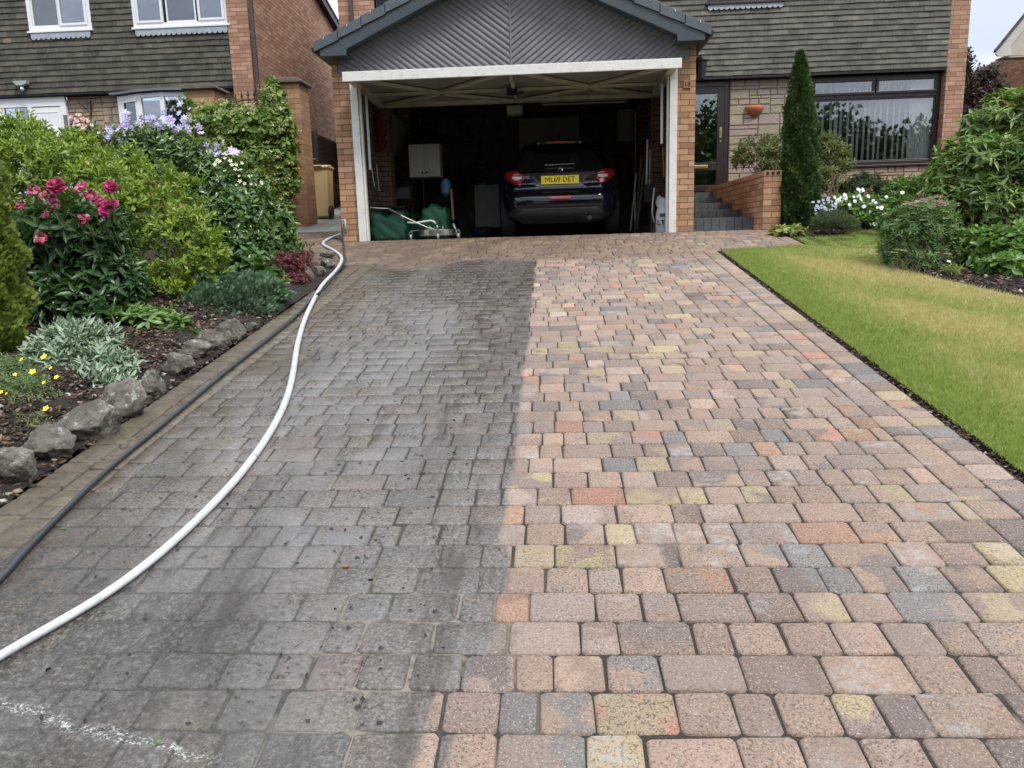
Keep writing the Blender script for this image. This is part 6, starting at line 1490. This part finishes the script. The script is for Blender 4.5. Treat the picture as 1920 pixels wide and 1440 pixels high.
# low whorled plant
hl2 = [lob(350, 635, -5.05, 26, 14), lob(290, 650, -5.2, 30, 14), lob(270, 600, -4.95, 56, 24), lob(310, 625, -5.0, 35, 20), lob(250, 640, -5.1, 30, 16), lob(240, 595, -4.9, 40, 22), lob(340, 608, -4.95, 22, 12)]
shrub('spurge_clump', 'low clump of bright whorled leaves above the flat topped rocks', 'plant', hl2, onbed(280, 645), ML_helle, 170, 8, .085, .36, OVAL, nst=10, rst=.004, tilt=(55, 88), up=1.1, stem=.25, jit=.25, zmin=0)
# juniper
jl = [lob(380, 590, -4.25, 55, 32), lob(430, 570, -4.1, 70, 36), lob(485, 555, -3.95, 52, 30), lob(420, 540, -3.8, 75, 28), lob(395, 612, -4.45, 48, 24), lob(465, 590, -4.2, 50, 26), lob(510, 572, -3.9, 28, 20)]
t = thing('juniper', 'spreading blue green juniper between the whorled clump and the red plant', 'conifer', onbed(430, 600))
P, N, T = shoots(jl, 9000, .5, -.25, .18); q_ = len(P); d = nrm(N*.5+np.array([.75, -.35, .42])+rng.normal(size=(q_, 3))*.32); l = .058*(.6+.7*rng.random(q_))
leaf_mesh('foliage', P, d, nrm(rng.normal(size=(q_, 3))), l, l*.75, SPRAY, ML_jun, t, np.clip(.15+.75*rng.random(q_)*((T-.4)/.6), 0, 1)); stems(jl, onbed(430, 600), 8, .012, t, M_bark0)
# dark red and lime
t = shrub('red_sedum', 'low mat of tiny dark red leaves near the far end of the left bed', 'plant', [lob(540, 490, -2.75, 36, 16), lob(560, 500, -2.85, 24, 18), lob(550, 525, -3.0, 26, 16), lob(568, 478, -2.6, 16, 10)], onbed(550, 520), ML_red, 900, 5, .022, .6, OVAL, nst=8, rst=.004, tilt=(30, 85), up=.8, lump=.25)
t = shrub('lime_sedum', 'small patch of lime green leaves in front of the red mat', 'plant', [lob(525, 527, -3.1, 20, 14), lob(535, 540, -3.15, 14, 9)], onbed(525, 540), ML_lime, 260, 5, .022, .6, OVAL, nst=5, rst=.004, tilt=(30, 85), up=.8)
# broad leaved clump and camellia foot
t = shrub('bergenia', 'broad glossy leaved clump between the juniper and the red mat', 'plant', [lob(470, 495, -2.9, 34, 22), lob(500, 515, -3.1, 24, 20), lob(450, 505, -3.0, 24, 22)], onbed(480, 530), ML_cam, 75, 5, .10, .62, BROAD, nst=6, rst=.006, tilt=(40, 80), up=.9, stem=.3)
t = shrub('fern_sprig', 'small upright green seedling on the paving edge before the side passage', 'plant', [lob(576, 466, -1.5, 9, 10)], onbed(578, 474), ML_cam, 8, 4, .06, .4, OVAL, nst=3, rst=.003, tilt=(30, 70), up=1.)
for px, py, lab in ((123, 225, 'grey weathered post by the neighbours white front door'), (208, 222, 'grey weathered post left of the bow window')):
    a = at(px, py, 2.6); m = MB(); m.box(a[0]-.022, a[0]+.022, 2.58, 2.62, .6, a[2]+.06); m.box(a[0]-.026, a[0]+.026, 2.576, 2.624, a[2]+.062, a[2]+.075); o = m.build('trellis_post', M_stonegrey, None); tag(o, lab, 'post', 'grey posts behind the hedge')

# ------------------------------------------------------------------ plants, right
ML_col = m_leaf('dark conifer spray', (.018, .05, .014), (.075, .14, .03), (.15, .21, .05), rough=.6, trans=.12)
ML_rho = m_leaf('rhododendron leaf', (.045, .10, .02), (.24, .36, .09), (.48, .55, .20), rough=.38)
ML_rho2 = m_leaf('older tan leaf', (.10, .06, .02), (.30, .20, .07), rough=.6)
ML_pier = m_leaf('bronze green leaf', (.05, .07, .016), (.25, .27, .08), (.44, .33, .13), rough=.4)
ML_yar = m_leaf('feathery leaf', (.05, .12, .03), (.19, .31, .10), rough=.55)
ML_hydr = m_leaf('fresh green leaf', (.05, .13, .02), (.22, .38, .08), rough=.36)
ML_dk = m_leaf('dark yew leaf', (.012, .035, .01), (.06, .10, .025), rough=.5, trans=.1)
ML_lav = m_leaf('lavender leaf', (.07, .10, .05), (.20, .23, .14), (.25, .22, .25), rough=.7)
ML_host = m_leaf('variegated hosta leaf', (.16, .24, .03), (.45, .50, .14), rough=.4)
ML_purpl = m_leaf('purple tree leaf', (.02, .008, .012), (.085, .03, .045), (.16, .06, .07), rough=.5)
def cone_axis(pts, px, Y):
    out_ = []
    for py, r in pts: q = at(px(py), py, Y); out_.append((q[0], q[1], q[2], r*mpp(px(py), py, Y)))
    return out_
conifer('column_conifer', 'tall narrow dark green conifer standing in front of the house window', cone_axis(((430, 22), (405, 29), (350, 31), (290, 29), (230, 26), (190, 21), (150, 14), (120, 8), (97, 2.5)), lambda py: 1501+(py-95)*-.006, .05), ML_col, 20000, .050, onbed(1500, 428), .5)
sh = [lob(1420, 290, 1.9, 42, 34), lob(1455, 285, 1.9, 32, 32), lob(1395, 300, 1.9, 22, 18), lob(1450, 330, 1.9, 40, 30)]
shrub('pieris', 'bronze green bush leaning over the brick wall beside the steps', 'shrub', sh, onbed(1460, 418), ML_pier, 620, 7, .062, .30, LANCE, nst=8, tilt=(20, 85), up=.7, tipnew=.3)
shrub('pieris', 'bronze green bush right of the column conifer below the window', 'shrub', [lob(1555, 290, 1.7, 34, 34), lob(1570, 310, 1.6, 26, 30), lob(1545, 345, 1.5, 34, 34)], onbed(1550, 415), ML_pier, 560, 7, .062, .30, LANCE, nst=7, tilt=(20, 85), up=.7, tipnew=.3)
shrub('low_yew', 'low dark evergreen mound under the right of the window', 'shrub', [lob(1620, 350, 1.4, 42, 24), lob(1655, 362, 1.3, 26, 18), lob(1590, 365, 1.3, 24, 20)], onbed(1625, 415), ML_dk, 900, 6, .045, .22, LANCE, nst=6, tilt=(30, 80), up=.4)
shrub('leafy_perennial', 'fresh green leafy clump between the dark mound and the rhododendron', 'plant', [lob(1690, 355, .8, 30, 18), lob(1725, 350, .6, 28, 18), lob(1680, 385, .5, 26, 22)], onbed(1690, 430), ML_hydr, 200, 6, .10, .26, LANCE, nst=6, rst=.005, tilt=(20, 80), up=.9)
rl2 = [lob(1890, 225, -1.2, 62, 48), lob(1830, 240, -1.2, 30, 20), lob(1845, 300, -1.5, 72, 48), lob(1930, 320, -1.7, 70, 70), lob(1790, 325, -1.5, 48, 34), lob(1775, 285, -1.4, 20, 22), lob(1765, 360, -1.5, 34, 26), lob(1850, 385, -1.7, 74, 50), lob(1920, 420, -1.9, 60, 50), lob(1810, 430, -1.6, 40, 40), lob(2000, 300, -1.6, 90, 110)]
t = shrub('rhododendron', 'big rhododendron with whorled pale green leaves at the right edge', 'shrub', rl2, (5.4, -1.4, 0), ML_rho, 1700, 8, .088, .36, LANCE, nst=16, rst=.016, tilt=(45, 90), up=.75, stem=.35, tipnew=.5, lump=.16)
P, N, T = shoots(rl2, 520, .5, -.3, .16)
p, d, nn, l, w, v = rosettes(P-np.array([0, 0, .05]), N, T, 5, .07, .25, tilt=(100, 135), up=.4); leaf_mesh('withered_leaves', p, d, nn, l, w, LANCE, ML_rho2, t, v)
yl2 = [lob(1720, 435, -2.75, 66, 48), lob(1690, 470, -2.75, 42, 36), lob(1760, 460, -2.8, 46, 42), lob(1720, 490, -2.9, 62, 24), lob(1745, 400, -2.7, 46, 26), lob(1675, 425, -2.65, 26, 28)]
t = shrub('yarrow', 'bushy green yarrow with flat pink and cream heads beside the lawn', 'flowering plant', yl2, onbed(1720, 512), ML_yar, 1500, 7, .042, .30, OVAL, nst=30, rst=.003, tilt=(30, 80), up=.9, stem=1.2, inner=.6)
M_ypk = m_leaf('pink yarrow head', (.40, .08, .16), (.66, .24, .34), rough=.7); M_ycr = m_leaf('cream yarrow head', (.30, .34, .14), (.58, .58, .34), rough=.7)
def head_mesh(mat, r, n_):
    P = np.stack([rng.normal(size=n_)*r*.5, rng.normal(size=n_)*r*.5, rng.normal(size=n_)*r*.08], 1)
    o = leaf_mesh('tmp', P, nrm(rng.normal(size=(n_, 3))*np.array([1, 1, .2])), nrm(rng.normal(size=(n_, 3))*.3+np.array([0, 0, 1])), np.full(n_, .010), np.full(n_, .010), BLADE, mat, None, rng.random(n_)); me = o.data; COL.objects.unlink(o); D.objects.remove(o); return me
hp_ = head_mesh(M_ypk, .035, 60); hc_ = head_mesh(M_ycr, .026, 40)
Pq, Nq, Tq = shoots(yl2, 260, .03, .15); k_ = 0
for p_, n_ in zip(Pq, Nq):
    if k_ > 84 or n_[1] > .6: continue
    put(hc_, 'flower_head', p_+np.array([0, 0, .03]), np.array([0, -.15, 1]), t, .6+random.random()*.6); k_ += 1
for px, py, s_ in ((1735, 373, 1.), (1745, 371, .8), (1763, 378, 1.1), (1772, 383, 1.1), (1755, 384, .9), (1712, 384, .8), (1716, 380, .6), (1700, 378, .6), (1760, 366, .7)):
    put(hp_, 'flower_head', at(px, py, -3.02), np.array([0, -.25, 1]), t, s_)
shrub('hydrangea', 'broad fresh green leafy shrub at the right edge above the dark soil', 'shrub', [lob(1850, 470, -3.0, 46, 34), lob(1905, 465, -3.1, 48, 38), lob(1940, 500, -3.3, 40, 30), lob(1880, 500, -3.3, 40, 22), lob(1825, 455, -2.9, 28, 26)], onbed(1870, 525), ML_hydr, 460, 7, .085, .48, OVAL, nst=0, rst=.006, tilt=(35, 88), up=.8, stem=.6)
al_ = [lob(1610, 392, -.1, 44, 24), lob(1580, 385, .0, 34, 18), lob(1640, 405, -.2, 28, 20), lob(1600, 415, -.2, 40, 14)]
t = shrub('anemone', 'leafy plant with scattered white flowers right of the column conifer', 'flowering plant', al_, onbed(1605, 428), ML_hydr, 260, 6, .07, .42, OVAL, nst=16, rst=.004, tilt=(30, 85), up=.8)
M_wp = m_plain('white petal', (.80, .80, .82), .6, .05, 30, 0)
fw_ = flower_proto('white_flower', [M_wp, M_yel], .031, 6, 1, .08, .75, True)
for (px, py) in ((1609, 355), (1614, 358), (1618, 356), (1611, 367), (1614, 373), (1608, 368), (1601, 369), (1584, 366), (1585, 371), (1573, 375), (1578, 378), (1570, 377), (1628, 368), (1637, 376), (1642, 380), (1662, 369), (1620, 387), (1645, 389), (1652, 390), (1567, 382), (1640, 420), (1632, 396), (1593, 384), (1692, 361), (1577, 370), (1603, 377), (1654, 388), (1565, 370)):
    put(fw_, 'flower', at(px, py, -.42+rng.random()*.1), np.array([rng.normal()*.3, -1, .5]), t, .65+random.random()*.5)
M_pbl = m_plain('pale blue petal', (.55, .57, .75), .6, .1, 30, 0); fpb = flower_proto('blue_flower', [M_pbl, M_yel], .022, 5, 1)
for _ in range(40): put(fpb, 'flower', at(1548+rng.normal()*14, 388+rng.normal()*8, -.4), np.array([rng.normal()*.4, -1, .5]), t, .7+random.random()*.5)
shrub('lavender', 'grey green lavender mound at the foot of the column conifer', 'plant', [lob(1560, 415, -.7, 34, 16), lob(1590, 425, -.75, 20, 12), lob(1540, 423, -.75, 18, 12)], onbed(1563, 438), ML_lav, 900, 6, .038, .14, LANCE, nst=10, rst=.004, tilt=(10, 60), up=1.1, stem=1.6, lump=.2)
shrub('hosta', 'low lime edged hosta clump at the corner of the paved path', 'plant', [lob(1480, 432, -.62, 26, 8), lob(1462, 432, -.6, 16, 7), lob(1500, 436, -.7, 14, 6)], onbed(1482, 444), ML_host, 60, 6, .085, .40, BROAD, nst=5, rst=.004, tilt=(50, 92), up=1.2, stem=.2, jit=.2)
t = shrub('edging_plant', 'tiny pale leaved plant with a white flower on the edge of the right bed', 'flowering plant', [lob(1787, 507, -3.35, 14, 9)], onbed(1788, 516), ML_host, 26, 5, .05, .26, LANCE, nst=5, rst=.003, tilt=(25, 80), up=.9)
put(fw_, 'flower', at(1779, 490, -3.4), np.array([0, -.6, 1]), t, .6)
# purple leaved tree behind the house corner
t = thing('purple_tree', 'purple leaved tree rising behind the right corner of the brick house', 'tree', (9.6, 7, 1))
tl2 = [lob(1815, 215, 7, 30, 50), lob(1835, 180, 7, 30, 45), lob(1850, 140, 7, 28, 20), lob(1812, 120, 7, 12, 30), lob(1860, 170, 7, 30, 25), lob(1800, 260, 7, 30, 40), lob(1780, 170, 7, 30, 80), lob(1840, 220, 7, 36, 40)]
P, N, T = shoots(tl2, 1900, .7, -.9, .25); p, d, nn, l, w, v = rosettes(P, N, T, 5, .07, .6, tilt=(40, 110), up=.3, stem=1.5); leaf_mesh('crown', p, d, nn, l, w, OVAL, ML_purpl, t, v)
m = MB(); m.tube([(9.4, 7, .8), (9.5, 7, 2.0), (9.6, 7, 3.2)], [.06, .045, .02], 8)
for q in tl2: m.tube([(9.5, 7, 1.6), tuple(np.array(q[:3])*.7+np.array([9.5, 7, 2.2])*.3), tuple(q[:3])], [.025, .015, .005], 5)
m.build('trunk', M_bark0, t)
# trees across the road, mirrored in the glass
for i, (x_, y_, h_, r_) in enumerate(((-16, -26, 9, 4.6), (-7, -29, 11, 5), (3, -27, 8.6, 4.4), (11, -30, 9.8, 5.4), (20, -28, 8.4, 5), (29, -30, 9.6, 5.4))):
    t = thing('street_tree', ['broad', 'tallest', 'short', 'wide crowned', 'leaning', 'far right'][i]+' leafy green tree across the road, reflected in the window glass', 'tree', (x_, y_, -1.7), 'trees across the road')
    lo_ = [(x_+rng.normal()*r_*.4, y_+rng.normal()*r_*.3, -1.7+h_*(.30+.52*rng.random()), r_*.55, r_*.55, r_*.42) for _ in range(12)]
    P = nrm(rng.normal(size=(16000, 3))); k = rng.integers(0, 12, 16000); lo_a = np.array(lo_); P = lo_a[k, :3]+P*lo_a[k, 3:]*(.5+.55*rng.random((16000, 1)))
    leaf_mesh('crown', P, nrm(rng.normal(size=P.shape)), nrm(rng.normal(size=P.shape)), .22+.16*rng.random(16000), .20+.12*rng.random(16000), BLADE, ML_dk, t, rng.random(16000))
    m = MB(); m.tube([(x_, y_, -1.8), (x_+.1, y_, .5), (x_, y_, -1.7+h_*.6)], [.28, .2, .08], 8); m.build('trunk', M_bark0, t)
